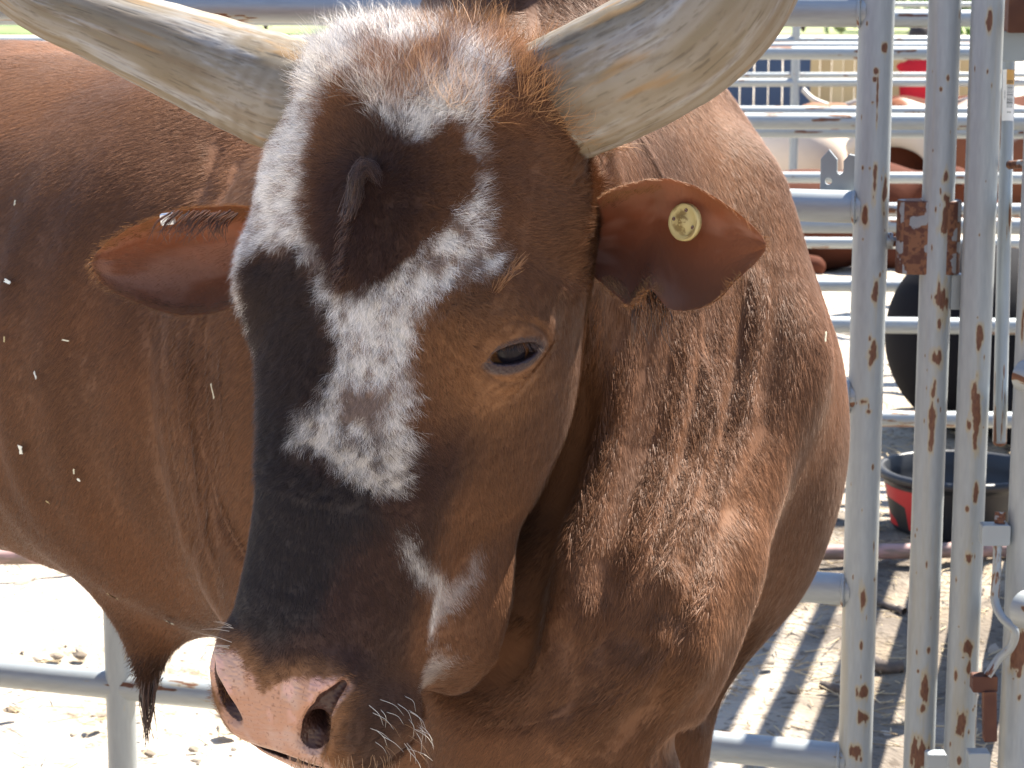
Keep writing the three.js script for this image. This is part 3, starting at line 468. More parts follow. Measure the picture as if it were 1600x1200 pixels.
// horns: a swept tube that swells and tapers, with a rough collar at the root
function hornGeometry(path, seed) { // path: [x, y, z, radius]
  const N = 150, M = 72, pos = [], uv = [], idx = []; let nrm = V(0, 1, 0);
  for (let i = 0; i <= N; i++) {
    const t = i / N, a = catmull(path, t), e = .004, b = catmull(path, Math.min(1, t + e)), c = catmull(path, Math.max(0, t - e));
    const d = V(b[0] - c[0], b[1] - c[1], b[2] - c[2]).normalize(); nrm.addScaledVector(d, -nrm.dot(d)).normalize(); const bi = d.clone().cross(nrm);
    for (let j = 0; j <= M; j++) {
      const w = j / M * 2 * Math.PI, q = 5;
      let r = a[3] * (1 + .035 * (fbm(Math.cos(w) * 1.6 + seed, Math.sin(w) * 1.6, t * 5, 3) - .5));
      r += .0016 * (fbm(Math.cos(w) * 9 + seed, Math.sin(w) * 9, t * 40, 3) - .5) + .0012 * Math.exp(-t * 9) * Math.sin(t * 120 + 3 * noise(Math.cos(w) * q, Math.sin(w) * q, seed));
      if (i === N) r = .0005;
      pos.push(a[0] + (nrm.x * Math.cos(w) + bi.x * Math.sin(w)) * r, a[1] + (nrm.y * Math.cos(w) + bi.y * Math.sin(w)) * r, a[2] + (nrm.z * Math.cos(w) + bi.z * Math.sin(w)) * r); uv.push(t, j / M);
    }
  }
  for (let i = 0; i < N; i++) for (let j = 0; j < M; j++) { const p = i * (M + 1) + j, q = p + M + 1; idx.push(p, p + 1, q, q, p + 1, q + 1); }
  const g = new THREE.BufferGeometry(); g.setAttribute('position', new THREE.Float32BufferAttribute(pos, 3)); g.setAttribute('uv', new THREE.Float32BufferAttribute(uv, 2)); g.setIndex(idx); g.computeVertexNormals(); return g;
}
const H = (px, py, d, r) => [...at(px, py, d).toArray(), r];
const hornRightG = hornGeometry([H(520, 172, 1.90, .044), H(455, 152, 1.905, .0495), H(385, 126, 1.915, .047), H(290, 88, 1.93, .0415), H(160, 38, 1.955, .0335), H(75, 8, 1.97, .0285), H(10, -40, 1.98, .027), H(-35, -110, 1.985, .024), H(-62, -220, 1.98, .019), H(-62, -340, 1.965, .011), H(-50, -420, 1.955, .004)], 1.3);
const hornLeftG = hornGeometry([H(790, 185, 1.87, .044), H(858, 163, 1.845, .052), H(905, 143, 1.825, .0535), H(985, 105, 1.80, .0545), H(1080, 50, 1.775, .0525), H(1150, -20, 1.755, .048), H(1188, -115, 1.745, .042), H(1195, -230, 1.745, .034), H(1175, -360, 1.75, .024), H(1140, -480, 1.76, .013), H(1110, -550, 1.77, .004)], 7.7);

// ------------------------------------------------------------------ coat colours, in the head's own coordinates: u round the face, v down it (mm)
const PATCH = {
  white: [[-175, 28], [-120, 32], [-88, 30], [-2, 26], [49, 22], [94, 26], [105, 3], [95, -12], [88, -29], [89, -54], [94, -69], [86, -65], [77, -49], [62, -46], [41, -67], [28, -64], [6, -56], [-25, -30], [-48, -24], [-56, -39], [-62, -61], [-57, -92], [-57, -119], [-55, -134], [-37, -161], [-19, -181], [2, -199], [20, -189], [45, -172], [63, -149], [79, -125], [91, -98], [92, -79], [100, -95], [108, -119], [122, -147], [102, -159], [83, -178], [71, -206], [68, -235], [77, -259], [80, -285], [94, -298], [88, -321], [85, -337], [66, -342], [48, -340], [24, -329], [-2, -320], [-32, -320], [-27, -298], [-6, -276], [6, -245], [-7, -216], [-20, -192], [-34, -173], [-58, -158], [-82, -167], [-104, -181], [-106, -200], [-112, -225], [-122, -262], [-150, -200], [-175, -150]],
  gold: [[-53, 8], [-4, 4], [37, 16], [59, 30], [56, -5], [31, -29], [17, -49], [-7, -39], [-30, -19]],
  strip: [[91, -372], [107, -383], [137, -399], [198, -409], [235, -420], [255, -408], [262, -390], [270, -395], [262, -413], [251, -432], [232, -452], [222, -468], [210, -452], [205, -433], [188, -422], [127, -407], [103, -389]],
  pad: [[-70, -500], [-40, -500], [-22, -512], [-9, -524], [8, -512], [34, -502], [52, -500], [60, -510], [58, -530], [54, -550], [58, -568], [74, -574], [80, -584], [40, -604], [-40, -604], [-78, -582], [-72, -540]],
  black: [[-103, -184], [-78, -168], [-54, -159], [-24, -193], [-4, -226], [5, -251], [-9, -279], [-29, -304], [-31, -325], [23, -337], [61, -343], [70, -360], [52, -389], [37, -428], [33, -460], [-7, -482], [-60, -486], [-110, -440], [-140, -383], [-140, -342], [-160, -300], [-118, -240]],
  tan: [[70, -214], [89, -185], [119, -158], [135, -170], [160, -200], [200, -215], [218, -250], [191, -278], [142, -275], [102, -275], [78, -262]],
  chin: [[238, -478], [262, -486], [275, -525], [262, -560], [236, -566], [226, -530]],
};
function polyDist(p, x, y) { // signed: below zero inside
  let d = 1e9, s = 1;
  for (let i = 0, n = p.length, j = n - 1; i < n; j = i++) {
    const ex = p[j][0] - p[i][0], ey = p[j][1] - p[i][1], wx = x - p[i][0], wy = y - p[i][1], t = clamp((wx * ex + wy * ey) / (ex * ex + ey * ey));
    d = Math.min(d, (wx - ex * t) ** 2 + (wy - ey * t) ** 2);
    const a = y >= p[i][1], b = y < p[j][1], c = ex * wy > ey * wx; if ((a && b && c) || (!a && !b && !c)) s = -s;
  }
  return s * Math.sqrt(d);
}
const C = (r, g, b) => [r, g, b], lerpC = (a, b, t) => [mix(a[0], b[0], t), mix(a[1], b[1], t), mix(a[2], b[2], t)];
const BROWN = C(.136, .060, .028), RED = C(.182, .078, .034), DARK = C(.042, .020, .015), BLACKISH = C(.027, .020, .018), WHITE = C(.76, .71, .65), GOLD = C(.30, .135, .055), TAN = C(.28, .132, .056), PINK = C(.40, .25, .19), GREYLID = C(.036, .021, .022);
const headUV = (h) => [Math.atan2(h.x, h.z + .11) * 130, h.y * 1000];
const onHead = (h) => h.y > -.62 && h.y < .09 && Math.abs(h.x) < .17 && h.z > -.30;
function coat(p, h, pick = .5) { // colour of the hair that grows at p; pick scatters single tufts
  const n1 = fbm(p.x * 9, p.y * 9, p.z * 9, 3), n2 = noise(p.x * 60, p.y * 60, p.z * 60);
  let c = lerpC(BROWN, RED, sstep(.35, .7, n1)); c = lerpC(c, GOLD, .10 * n2);
  if (!onHead(h)) { // trunk: redder along the flank, dark on the legs and sheath
    c = lerpC(c, DARK, .35 * sstep(.55, .75, fbm(p.x * 4 + 3, p.y * 3, p.z * 4, 3))); c = lerpC(c, TAN, .25 * sstep(.5, .75, fbm(p.x * 5, p.y * 2 + 8, p.z * 5, 2)));
    if (p.x < -.3 && p.y < .64 && p.z > -2.7) c = lerpC(c, DARK, .6);
    return c;
  }
  let [u, v] = headUV(h);
  const own = sstep(.02, .006, headField(h.x, h.y, h.z));
  u += 10 * (fbm(h.x * 42, h.y * 42, 2, 3) - .5) + 12 * (pick - .5); v += 8 * (fbm(h.x * 42, h.y * 42, 7, 3) - .5) + 10 * ((pick * 7.3) % 1 - .5);
  if (h.z < -.26) return c;
  c = lerpC(c, DARK, .85 * sstep(-255, -320, v) * sstep(185, 120, u + 14 * (fbm(h.x * 20, h.y * 20, 3, 2) - .5)) * sstep(-.22, -.13, h.z));         // maroon-dark bridge and cheek
  c = lerpC(c, DARK, sstep(31, 12, Math.hypot((u - 6) / 2.6, (v + 120) / 3.8)) * .92);                                // dark forehead
  c = lerpC(c, BLACKISH, .9 * sstep(14, -12, polyDist(PATCH.black, u, v) + 16 * (fbm(h.x * 55, h.y * 35, 51, 3) - .5) + 6 * (pick - .5)));
  c = lerpC(c, TAN, .5 * sstep(14, -14, polyDist(PATCH.tan, u, v) + 26 * (fbm(h.x * 70, h.y * 70, 31, 3) - .5)));
  const w = polyDist(PATCH.white, u, v);
  if (w < 8) {
    let k = sstep(4, -4, w);
    const roan = fbm(h.x * 150, h.y * 120, 11, 2), zone = Math.max(sstep(.03, .0, Math.hypot((u - 95) / 30, (v + 125) / 40) - 1) * .6, sstep(0, -1, Math.hypot((u - 38) / 45, (v + 280) / 55) - 1) * .8  , .32);
    if (pick < zone * sstep(.42, .60, roan) * 1.6) k *= .2;
    c = lerpC(c, lerpC(WHITE, C(.5, .42, .33), .5 * sstep(-240, -340, v)), k);
  }
  c = lerpC(c, GOLD, .85 * sstep(6, -8, polyDist(PATCH.gold, u, v)));
  c = lerpC(c, GOLD, .7 * sstep(.0, .02, h.y) * sstep(.02, .06, h.x));
  c = lerpC(c, WHITE, .75 * (u > 222 ? .55 : 1) * sstep(7, -6, polyDist(PATCH.strip, u, v) + 8 * (pick - .5)) * sstep(-.17, -.14, h.z) * own);
  c = lerpC(c, WHITE, .7 * sstep(8, -8, polyDist(PATCH.chin, u, v) + 10 * (pick - .5)) * own);
  // muzzle hair: tan above and beside the pad
  c = lerpC(c, TAN, .75 * sstep(26, 4, polyDist(PATCH.pad, u, v)) * sstep(-465, -490, v));
  c = lerpC(c, BROWN, .5 * sstep(-.03, -.07, h.z) * sstep(-.46, -.5, h.y));
  return c;
}
function nostrilGap(h) { // mm across the face to the line of the nearer nostril
  const x = Math.abs(h.x + .006) * 1000, y = h.y * 1000; let d = 1e9; for (const [a, b, c, e] of [[41, -558, 52, -536], [52, -536, 66, -503]]) { const t = clamp(((x - a) * (c - a) + (y - b) * (e - b)) / ((c - a) ** 2 + (e - b) ** 2)); d = Math.min(d, Math.hypot(x - a - (c - a) * t, y - b - (e - b) * t)); } return d;
}
function bare(h) { // 1 where skin shows: nose pad, nostrils, rims of the eyes
  if (!onHead(h)) return 0;
  const [u, v] = headUV(h), dx = Math.abs(h.x) - EYE_C[0], dy = h.y - EYE_C[1], dz = h.z - EYE_C[2];
  const side = -dx * .62 + dz * .78, ey = dy + side * .32, e = Math.hypot(side / .0255, ey / (ey > 0 ? .0118 : .0165));
  return Math.max(h.y < -.48 && h.z > -.020 ? sstep(12, 8, nostrilGap(h)) : 0, sstep(5, -4, polyDist(PATCH.pad, u + 5 * (noise(u * .2, v * .2, 1) - .5), v + 8 * (noise(u * .15, v * .15, 4) - .5))), dx * dx + dy * dy + dz * dz < .0016 ? sstep(1.25, .95, e) : 0);
}
function skin(p, h) {
  let c = coat(p, h, .5).map(x => x * .8);
  if (!onHead(h)) return c;
  const [u, v] = headUV(h), b = bare(h);
  if (b > 0 && h.y < -.4) {
    let k = lerpC(PINK, C(.36, .175, .10), .7 * sstep(.4, .65, fbm(u * .05, v * .05, 3, 3))); k = lerpC(k, C(.52, .30, .26), .7 * sstep(.5, .7, fbm(u * .09, v * .07, 9, 3)) * sstep(-565, -520, v));
    if (noise(u * .5, v * .5, 2) > .86) k = lerpC(k, C(.12, .05, .03), .5);
    k = lerpC(k, C(.20, .10, .06), .8 * sstep(4, 14, polyDist(PATCH.pad, u, v)));
    c = lerpC(c, k, b);
  } else if (b > 0) c = lerpC(c, GREYLID, b);
  if (h.y < -.46 && h.z < .02 && headField(h.x, h.y, h.z) < -.0045) c = C(.045, .020, .015);   // inside the nostrils
  return c;
}
// which way the hair lies, in world axes
const hw = (x, y, z) => V(x, y, z).applyQuaternion(headQ);
function flow(p, h) {
  if (onHead(h) && dHeadBlend(h) > .5) {
    const wy = h.y + .095, r = Math.hypot(h.x, wy) + .01; let d = V(h.x * 1.15, wy, -.15 * Math.abs(h.x)).multiplyScalar(1 / r);
    const a = r * 14; d.add(V(-wy, h.x, 0).multiplyScalar(.5 / r * Math.exp(-r * 14)));             // a whorl on the forehead
    if (h.y < -.22) d.lerp(V(h.x * 5, -.7, -.2), sstep(-.22, -.36, h.y));
    if (h.y < -.45) d.lerp(V(h.x * 14, .3, -.4), sstep(-.45, -.53, h.y) * .8);
    d.x += .9 * (fbm(h.x * 28, h.y * 28, 5, 2) - .5); d.y += .9 * (fbm(h.x * 28, h.y * 28, 15, 2) - .5);
    return d.applyQuaternion(headQ).normalize();
  }
  const d = p.x > .02 ? V(-.05, -1, -.15) : V(-.55, -.8, -.35);
  if (p.x > .02) { d.x += -.9 * sstep(1.0, .7, p.y) + .5 * sstep(1.15, 1.4, p.y); }
  d.x += .7 * (fbm(p.x * 9, p.y * 9, p.z * 9, 2) - .5); d.z += .7 * (fbm(p.x * 9, p.y * 9 + 5, p.z * 9, 2) - .5);
  return d.normalize();
}
function dHeadBlend(h) { return sstep(-.27, -.2, h.z + .0 * h.y); }
// a tuft of hairs: each a tapered blade that leans along +z and ends lifted off the skin (+y); the lot is one unit long
function tuft(seed, count, spread, lift, curl, width, frizz = .35) {
  const rnd = rng(seed), pos = [], nor = [], col = [], idx = [], SEG = 3;
  for (let k = 0; k < count; k++) {
    const bx = (rnd() - .5) * 2 * spread, bz = (rnd() - .5) * 2 * spread, L = .6 + .5 * rnd(), ang = (rnd() - .5) * frizz * 2, lf = lift * (.4 + rnd()), cu = curl * (rnd() - .5) * 2, t0 = .55 + .9 * rnd(), w = width * (.7 + .6 * rnd());
    const sx = Math.sin(ang), sz = Math.cos(ang), nx = (rnd() - .5) * .6, nz = (rnd() - .5) * .5, base = pos.length / 3;
    for (let s = 0; s <= SEG; s++) {
      const t = s / SEG, ww = w * (1 - t * .85), cx = bx + sx * L * t + cu * t * t * sz, cz = bz + sz * L * t - cu * t * t * sx, cy = lf * Math.sin(t * 1.9) - .05, tone = t0 * (.85 + .3 * t);
      const n = V(nx, 1, nz - .2 + .3 * t).normalize();
      for (const q of s === SEG ? [0] : [-1, 1]) { pos.push(cx + q * ww * sz, cy, cz - q * ww * sx); nor.push(n.x, n.y, n.z); col.push(tone, tone, tone); }
    }
    for (let s = 0; s < SEG; s++) { const a = base + 2 * s; if (s === SEG - 1) idx.push(a, a + 2, a + 1); else idx.push(a, a + 3, a + 1, a, a + 2, a + 3); }
  }
  const g = new THREE.BufferGeometry(); g.setAttribute('position', new THREE.Float32BufferAttribute(pos, 3)); g.setAttribute('normal', new THREE.Float32BufferAttribute(nor, 3)); g.setAttribute('color', new THREE.Float32BufferAttribute(col, 3)); g.setIndex(idx); return g;
}

// ------------------------------------------------------------------ the bull itself
const bull = thing('bull', 'large red-brown bull with thick grey horns and a white blaze, facing the viewer', 'bull');
const net = surfaceNets(field, [-1.7, -.02, -3.6], [.5, 1.75, -1.5], .0068);
project(net.pos, 0, field, 2);
const dHead = (x, y, z) => Math.hypot(x - headMid.x, y - headMid.y, z - headMid.z);
refine(net, (x, y, z) => dHead(x, y, z) < .4 || (z > -2.62 && x > -.62 && y > .55), field);
const eyeW = [fromHead(EYE_C[0], EYE_C[1], EYE_C[2]), fromHead(-EYE_C[0], EYE_C[1], EYE_C[2])], noseW = fromHead(0, -.54, -.02);
refine(net, (x, y, z) => dHead(x, y, z) < .37 && hi[2] * x + hi[6] * y + hi[10] * z + hi[14] > -.2, field);
refine(net, (x, y, z) => eyeW.some(e => Math.hypot(e.x - x, e.y - y, e.z - z) < .05) || Math.hypot(noseW.x - x, noseW.y - y, noseW.z - z) < .1, field);
const skinVerts = net.pos.length / 3;
const bodyG = new THREE.BufferGeometry();
{ // ears join the same skin
  const pos = net.pos, idx = net.idx, col = new Float32Array((pos.length + earLeft.pos.length + earRight.pos.length));
  const uv = new Float32Array(col.length / 3 * 2), h = V(0, 0, 0), p = V(0, 0, 0);
  for (let i = 0; i < skinVerts; i++) { p.set(pos[3 * i], pos[3 * i + 1], pos[3 * i + 2]); h.copy(p).applyMatrix4(headI); const c = skin(p, h); col.set(c, 3 * i); uv[2 * i] = (p.x - p.z * .6) * 1.2; uv[2 * i + 1] = p.y * 1.2; }
  for (const e of [earLeft, earRight]) {
    const base = pos.length / 3, half = e.pos.length / 6;
    for (let i = 0; i < e.pos.length / 3; i++) {
      const u = e.uv[2 * i], v = e.uv[2 * i + 1], inner = i < half, n = fbm(u * 5, v * 4, e === earLeft ? 2 : 6, 3), rim = Math.max(Math.abs(v * 2 - 1) ** 3, u ** 4);
      let c = inner ? lerpC(C(.28, .105, .052), C(.40, .20, .13), sstep(.45, .7, n)) : C(.17, .058, .022); c = lerpC(c, C(.27, .11, .045), rim * .7); 
      col.set(c, 3 * (base + i)); uv[2 * (base + i)] = u * .2; uv[2 * (base + i) + 1] = v * .12;
    }
    for (const x of e.pos) pos.push(x); for (const k of e.idx) idx.push(k + base);
  }
  bodyG.setAttribute('position', new THREE.Float32BufferAttribute(pos, 3)); bodyG.setAttribute('color', new THREE.BufferAttribute(col, 3)); bodyG.setAttribute('uv', new THREE.BufferAttribute(uv, 2)); bodyG.setIndex(idx); bodyG.computeVertexNormals();
}
const skinBump = dataTex(512, 512, (u, v) => { const n = .5 * noise(u * 160, v * 90, 1) + .5 * fbm(u * 60, v * 60, 3, 3); return [n, n, n]; }, false, 3, 3);
const skinM = new THREE.MeshPhysicalMaterial({ vertexColors: true, roughness: .62, specularIntensity: .45, bumpMap: skinBump, bumpScale: .0004 });
const padM = new THREE.MeshPhysicalMaterial({ vertexColors: true, roughness: .42, specularIntensity: .55, bumpMap: dataTex(512, 512, (u, v) => { const n = .6 * tile(u, v, 60, 3) + .4 * tfbm(u, v, 24, 5, 3); return [n, n, n]; }, false, 7, 7), bumpScale: .0011 });
{ // bare skin (nose pad, lids) gets the moist material
  const idx = Array.from(bodyG.index.array), P = net.pos, a = [], b = [], e = [], h = V(0, 0, 0);
  for (let t = 0; t < idx.length; t += 3) { const i = idx[t]; h.set(P[3 * i], P[3 * i + 1], P[3 * i + 2]).applyMatrix4(headI); (i >= skinVerts ? e : h.z > -.2 && bare(h) > .5 ? b : a).push(idx[t], idx[t + 1], idx[t + 2]); }
  bodyG.setIndex(a.concat(b, e)); bodyG.addGroup(0, a.length, 0); bodyG.addGroup(a.length, b.length, 1); bodyG.addGroup(a.length + b.length, e.length, 2);
}
mesh('body', bodyG, [skinM, padM, new THREE.MeshPhysicalMaterial({ vertexColors: true, roughness: 1, specularIntensity: .2, transmission: .5, thickness: 0, bumpMap: skinBump, bumpScale: .0006 })], bull);

// coat: tufts scattered over the skin, longest on the poll and forehead
{
  const rnd = rng(77), P = bodyG.attributes.position.array, N = bodyG.attributes.normal.array, I = bodyG.index.array, cam = camera.position;
  const furM = new THREE.MeshPhysicalMaterial({ vertexColors: true, roughness: .58, specularIntensity: .32, side: THREE.DoubleSide, transmission: .25, thickness: 0, sheen: .55, sheenColor: new THREE.Color(.75, .55, .42), sheenRoughness: .45 });
  const kinds = [];
  for (let k = 0; k < 4; k++) kinds.push({ g: tuft(100 + k, 18, .9, .036, .14, .022, .16), list: [] });              // short coat
  for (let k = 0; k < 4; k++) kinds.push({ g: tuft(200 + k, 14, .28, .34, .55, .012, .55), list: [] });             // longer face and poll hair
  for (let k = 0; k < 3; k++) kinds.push({ g: tuft(300 + k, 9, .12, .5, .8, .0075, .9), list: [] });               // loose curls on the poll
  const add = (k, p, n, d, len, c, rise) => {
    const z = d.clone().addScaledVector(n, rise - d.dot(n)).normalize(), y = n.clone().addScaledVector(z, -n.dot(z)).normalize(), x = y.clone().cross(z);
    const wd = len * (.8 + .4 * rnd());
    kinds[k].list.push([new THREE.Matrix4().makeBasis(x.multiplyScalar(wd), y.multiplyScalar(len), z.multiplyScalar(len)).setPosition(p), c]);
  };
  const a = V(0, 0, 0), b = V(0, 0, 0), c = V(0, 0, 0), p = V(0, 0, 0), n = V(0, 0, 0), h = V(0, 0, 0), to = V(0, 0, 0), na = V(0, 0, 0), nb = V(0, 0, 0), nc = V(0, 0, 0);
  for (let t = 0; t < I.length; t += 3) {
    const [i, j, k] = [I[t] * 3, I[t + 1] * 3, I[t + 2] * 3];
    a.fromArray(P, i); b.fromArray(P, j); c.fromArray(P, k); to.copy(cam).sub(a).normalize(); n.fromArray(N, i);
    if (n.dot(to) < -.35 || a.y < .35) continue;
    const area = b.clone().sub(a).cross(c.clone().sub(a)).length() / 2; h.copy(a).applyMatrix4(headI);
    const ear = I[t] >= skinVerts, face = !ear && onHead(h) && h.z > -.24;
    const near = a.z > -2.7 && a.x > -.75;
    let dens = ear ? 85000 : face ? (h.y > -.36 ? 105000 : 120000) : near ? 85000 : 12000;
    let m = area * dens; m = Math.floor(m) + (rnd() < m % 1 ? 1 : 0);
    for (; m > 0; m--) {
      let r1 = Math.sqrt(rnd()), r2 = rnd(); const w0 = 1 - r1, w1 = r1 * (1 - r2), w2 = r1 * r2;
      p.set(0, 0, 0).addScaledVector(a, w0).addScaledVector(b, w1).addScaledVector(c, w2); h.copy(p).applyMatrix4(headI);
      n.set(0, 0, 0).addScaledVector(na.fromArray(N, i), w0).addScaledVector(nb.fromArray(N, j), w1).addScaledVector(nc.fromArray(N, k), w2).normalize();
      if (ear) {
        const e = I[t] < skinVerts + earLeft.pos.length / 3 ? earLeft : earRight, q = I[t] - (e === earLeft ? skinVerts : skinVerts + earLeft.pos.length / 3), u = e.uv[2 * q], v = e.uv[2 * q + 1], rim = Math.max(Math.abs(v * 2 - 1), u), outer = q >= e.pos.length / 6;
        const inside = !outer && rim < .84; if (inside && rnd() > .55) continue;
        const root = V(P[3 * (I[t] - q)], P[3 * (I[t] - q) + 1], P[3 * (I[t] - q) + 2]), d = p.clone().sub(root).normalize(); d.y += (v > .5 ? -.5 : .5) * .6;
        add(Math.floor(rnd() * 4), p, n, d.normalize(), .0045 + .003 * rnd(), inside ? C(.29, .125, .065) : lerpC(RED, rim > .86 ? C(.42, .21, .085) : BROWN, .7), inside ? .05 : .25); continue;
      }
      const bk = bare(h); if (bk > .5 || (bk > .1 && rnd() < bk)) continue;
      const pick = rnd(), col = coat(p, h, pick), d = flow(p, h); let len = .0075, kind = Math.floor(rnd() * 4), rise = .12;
      if (face) {
        const fore = sstep(-.40, -.28, h.y) * sstep(150, 95, Math.abs(headUV(h)[0]));
        len = mix(.007, .0125, fore) * (.8 + .4 * rnd()); if (h.y > -.045) len *= 1.45; if (fore > .25) { kind = 4 + Math.floor(rnd() * 4); rise = .22 + .15 * rnd(); }
        const ex = Math.abs(h.x) - EYE_C[0], ey = h.y - EYE_C[1], ez = h.z - EYE_C[2]; if (ex * ex + ey * ey + ez * ez < .0022) { len = .0042; kind %= 4; }
        if (h.y < -.44) len *= .75;
        if (h.y > -.04 && rnd() < .16) { const dd = d.clone().add(hw(rnd() - .5, .5, rnd() - .3)).normalize(); add(8 + Math.floor(rnd() * 3), p, n, dd, .014 + .020 * rnd() * (h.x > .01 ? 1.3 : .8), lerpC(col, h.x > .012 ? C(.50, .27, .12) : WHITE, .6), .35 + .5 * rnd()); }
      } else { len = .0115 * (.85 + .3 * rnd()); rise = .05; }
      add(kind, p, n, d, len, col, rise);
    }
  }
  let total = 0; const cc = new THREE.Color();
  for (const k of kinds) {
    const im = new THREE.InstancedMesh(k.g, furM, k.list.length); im.name = 'coat'; im.userData.kind = 'stuff'; im.castShadow = im.receiveShadow = true; total += k.list.length;
    k.list.forEach(([m, c], i) => { im.setMatrixAt(i, m); const s = .9 + .2 * rnd(); im.setColorAt(i, cc.setRGB(c[0] * s, c[1] * s, c[2] * s)); }); bull.add(im);
  }
  console.log('tufts', total);
}

// horns
function hornTexture(seed, base) {
  return dataTex(768, 256, (u, v) => {
    const w = v * 2 * Math.PI, cx = Math.cos(w), cy = Math.sin(w);
    const streak = fbm(u * 6 + seed, cx * 8, cy * 8, 4), patch = fbm(u * 7, cx * 3 + seed, cy * 3, 5), fine = fbm(u * 55 + seed, cx * 24, cy * 24, 4), blue = fbm(u * 8 + 40, cx * 4, cy * 4 + seed, 5);
    let c = lerpC(C(.235, .205, .165), C(.18, .145, .10), sstep(.36, .68, patch)); c = lerpC(c, C(.29, .295, .31), .6 * sstep(.50, .72, blue)); c = lerpC(c, C(.14, .09, .05), .35 * sstep(.52, .72, streak));
    c = lerpC(c, C(.11, .085, .06), .35 * sstep(.56, .74, fine)); c = lerpC(c, C(.36, .34, .30), .25 * sstep(.62, .36, fine) * sstep(.5, .62, blue));
    const ring = .5 + .5 * Math.sin(u * 190 + 5 * noise(u * 9, cx * 2, cy * 2)); c = lerpC(c, C(.13, .095, .06), .35 * ring * sstep(.42, .1, u) * sstep(.35, .6, fbm(u * 14, cx * 5 + 4, cy * 5, 3))); c = lerpC(c, C(.27, .15, .05), .5 * sstep(.6, .75, fbm(u * 9 + 70, cx * 6, cy * 6, 4))); c = lerpC(c, C(.07, .055, .04), .4 * sstep(.66, .74, fbm(u * 22 + 7, cx * 30, cy * 30, 3)));
    const collar = sstep(.07, .035, u + .02 * (fine - .5)); c = lerpC(c, C(.30, .25, .17), collar * .7);
    return c;
  }, true);
}
for (const [g, seed] of [[hornRightG, 2.2], [hornLeftG, 9.1]]) {
  const t = hornTexture(seed); mesh('horn', g, new THREE.MeshPhysicalMaterial({ map: t, bumpMap: t, bumpScale: .0026, roughness: .88, specularIntensity: .2 }), bull);
}
// eyes
{
  const t = dataTex(256, 128, (u, v) => { // pole of the ball looks outward; a level, oval pupil
    const a = u * 2 * Math.PI, r = (1 - v) * Math.PI; const px = r * Math.cos(a), py = r * Math.sin(a), pup = Math.hypot(px / .66, py / .52), iris = Math.hypot(px, py) / 1.02;
    const f = noise(Math.cos(a) * 12, Math.sin(a) * 12, r * 3);
    if (iris < 1) { let c = lerpC(C(.24, .10, .03), C(.14, .055, .02), f); c = lerpC(C(.015, .010, .012), c, sstep(.9, 1.08, pup)); return lerpC(c, C(.08, .04, .03), sstep(.86, 1, iris)); }
    return lerpC(C(.62, .56, .55), C(.5, .3, .26), .5 * f);
  }, true);
  const m = new THREE.MeshPhysicalMaterial({ map: t, roughness: .35, specularIntensity: .12, clearcoat: .22, clearcoatRoughness: .02 });
  for (const s of [1, -1]) {
    const e = mesh('eye', new THREE.SphereGeometry(EYE_R, 48, 32), m, bull); e.position.copy(fromHead(s * EYE_C[0], EYE_C[1], EYE_C[2]));
    const out = hw(s * .80, -.05, .60).normalize(), up = hw(0, 1, 0); const x = up.clone().cross(out).normalize(); // sphere's pole (+y) looks outward
    e.quaternion.setFromRotationMatrix(new THREE.Matrix4().makeBasis(x, out, x.clone().cross(out)));
  }
}

// ------------------------------------------------------------------ tags, whiskers and loose hair on the bull
function strands(name, list, mat, label) { // list: {pts:[Vector3..], r, c}
  const gs = list.map(({ pts, r, c }) => { const cv = new THREE.CatmullRomCurve3(pts), g = new THREE.TubeGeometry(cv, 10, r, 4), p = g.attributes.position, col = []; for (let i = 0; i < p.count; i++) { const t = Math.floor(i / 5) / 10, o = cv.getPoint(t); const k = 1 - .8 * t; p.setXYZ(i, o.x + (p.getX(i) - o.x) * k, o.y + (p.getY(i) - o.y) * k, o.z + (p.getZ(i) - o.z) * k); col.push(...c); } g.setAttribute('color', new THREE.Float32BufferAttribute(col, 3)); return g; });
  const m = mesh(name, mergeGeometries(gs), mat, bull); m.userData.kind = 'stuff'; return m;
}
const strandM = new THREE.MeshPhysicalMaterial({ vertexColors: true, roughness: .45, transmission: .2, thickness: 0 });
{
  const rnd = rng(11), L = [];
  for (let i = 0; i < 46; i++) { const px = 545 + 140 * Math.sqrt(rnd()), py = 1085 + 100 * rnd(), s = surf(px, py); if (!s || s.p.z < -1.93) continue; const l = .012 + .026 * rnd() * rnd(), d = V(.2 + 1.0 * rnd(), -.2 - 1.0 * rnd(), .1 + .3 * rnd()).normalize().multiplyScalar(l); L.push({ pts: [s.p, s.p.clone().addScaledVector(d, .5).addScaledVector(s.n, .003), s.p.clone().add(d).add(V(0, -.003, 0))], r: .00030, c: rnd() < .7 ? C(.75, .70, .6) : C(.3, .16, .07) }); }
  for (let i = 0; i < 9; i++) { const s = surf(352 + 14 * rnd(), 975 + 50 * rnd()); if (!s || s.p.z < -1.95) continue; const d = V(-1, .5 * rnd(), .3).normalize().multiplyScalar(.012 + .016 * rnd()); L.push({ pts: [s.p, s.p.clone().addScaledVector(d, .5).add(V(0, .001, 0)), s.p.clone().add(d)], r: .00032, c: C(.6, .5, .4) }); }
  for (let i = 0; i < 60; i++) { const s = surf(455 + 200 * rnd(), 1178 + 20 * rnd()); if (!s || s.p.z < -1.95) continue; const d = V(rnd() - .4, -1, .4 * rnd()).normalize().multiplyScalar(.01 + .012 * rnd()); L.push({ pts: [s.p, s.p.clone().addScaledVector(d, .5).addScaledVector(s.n, .002), s.p.clone().add(d)], r: .0003, c: C(.4, .22, .10) }); }
  strands('whiskers', L, strandM);
}
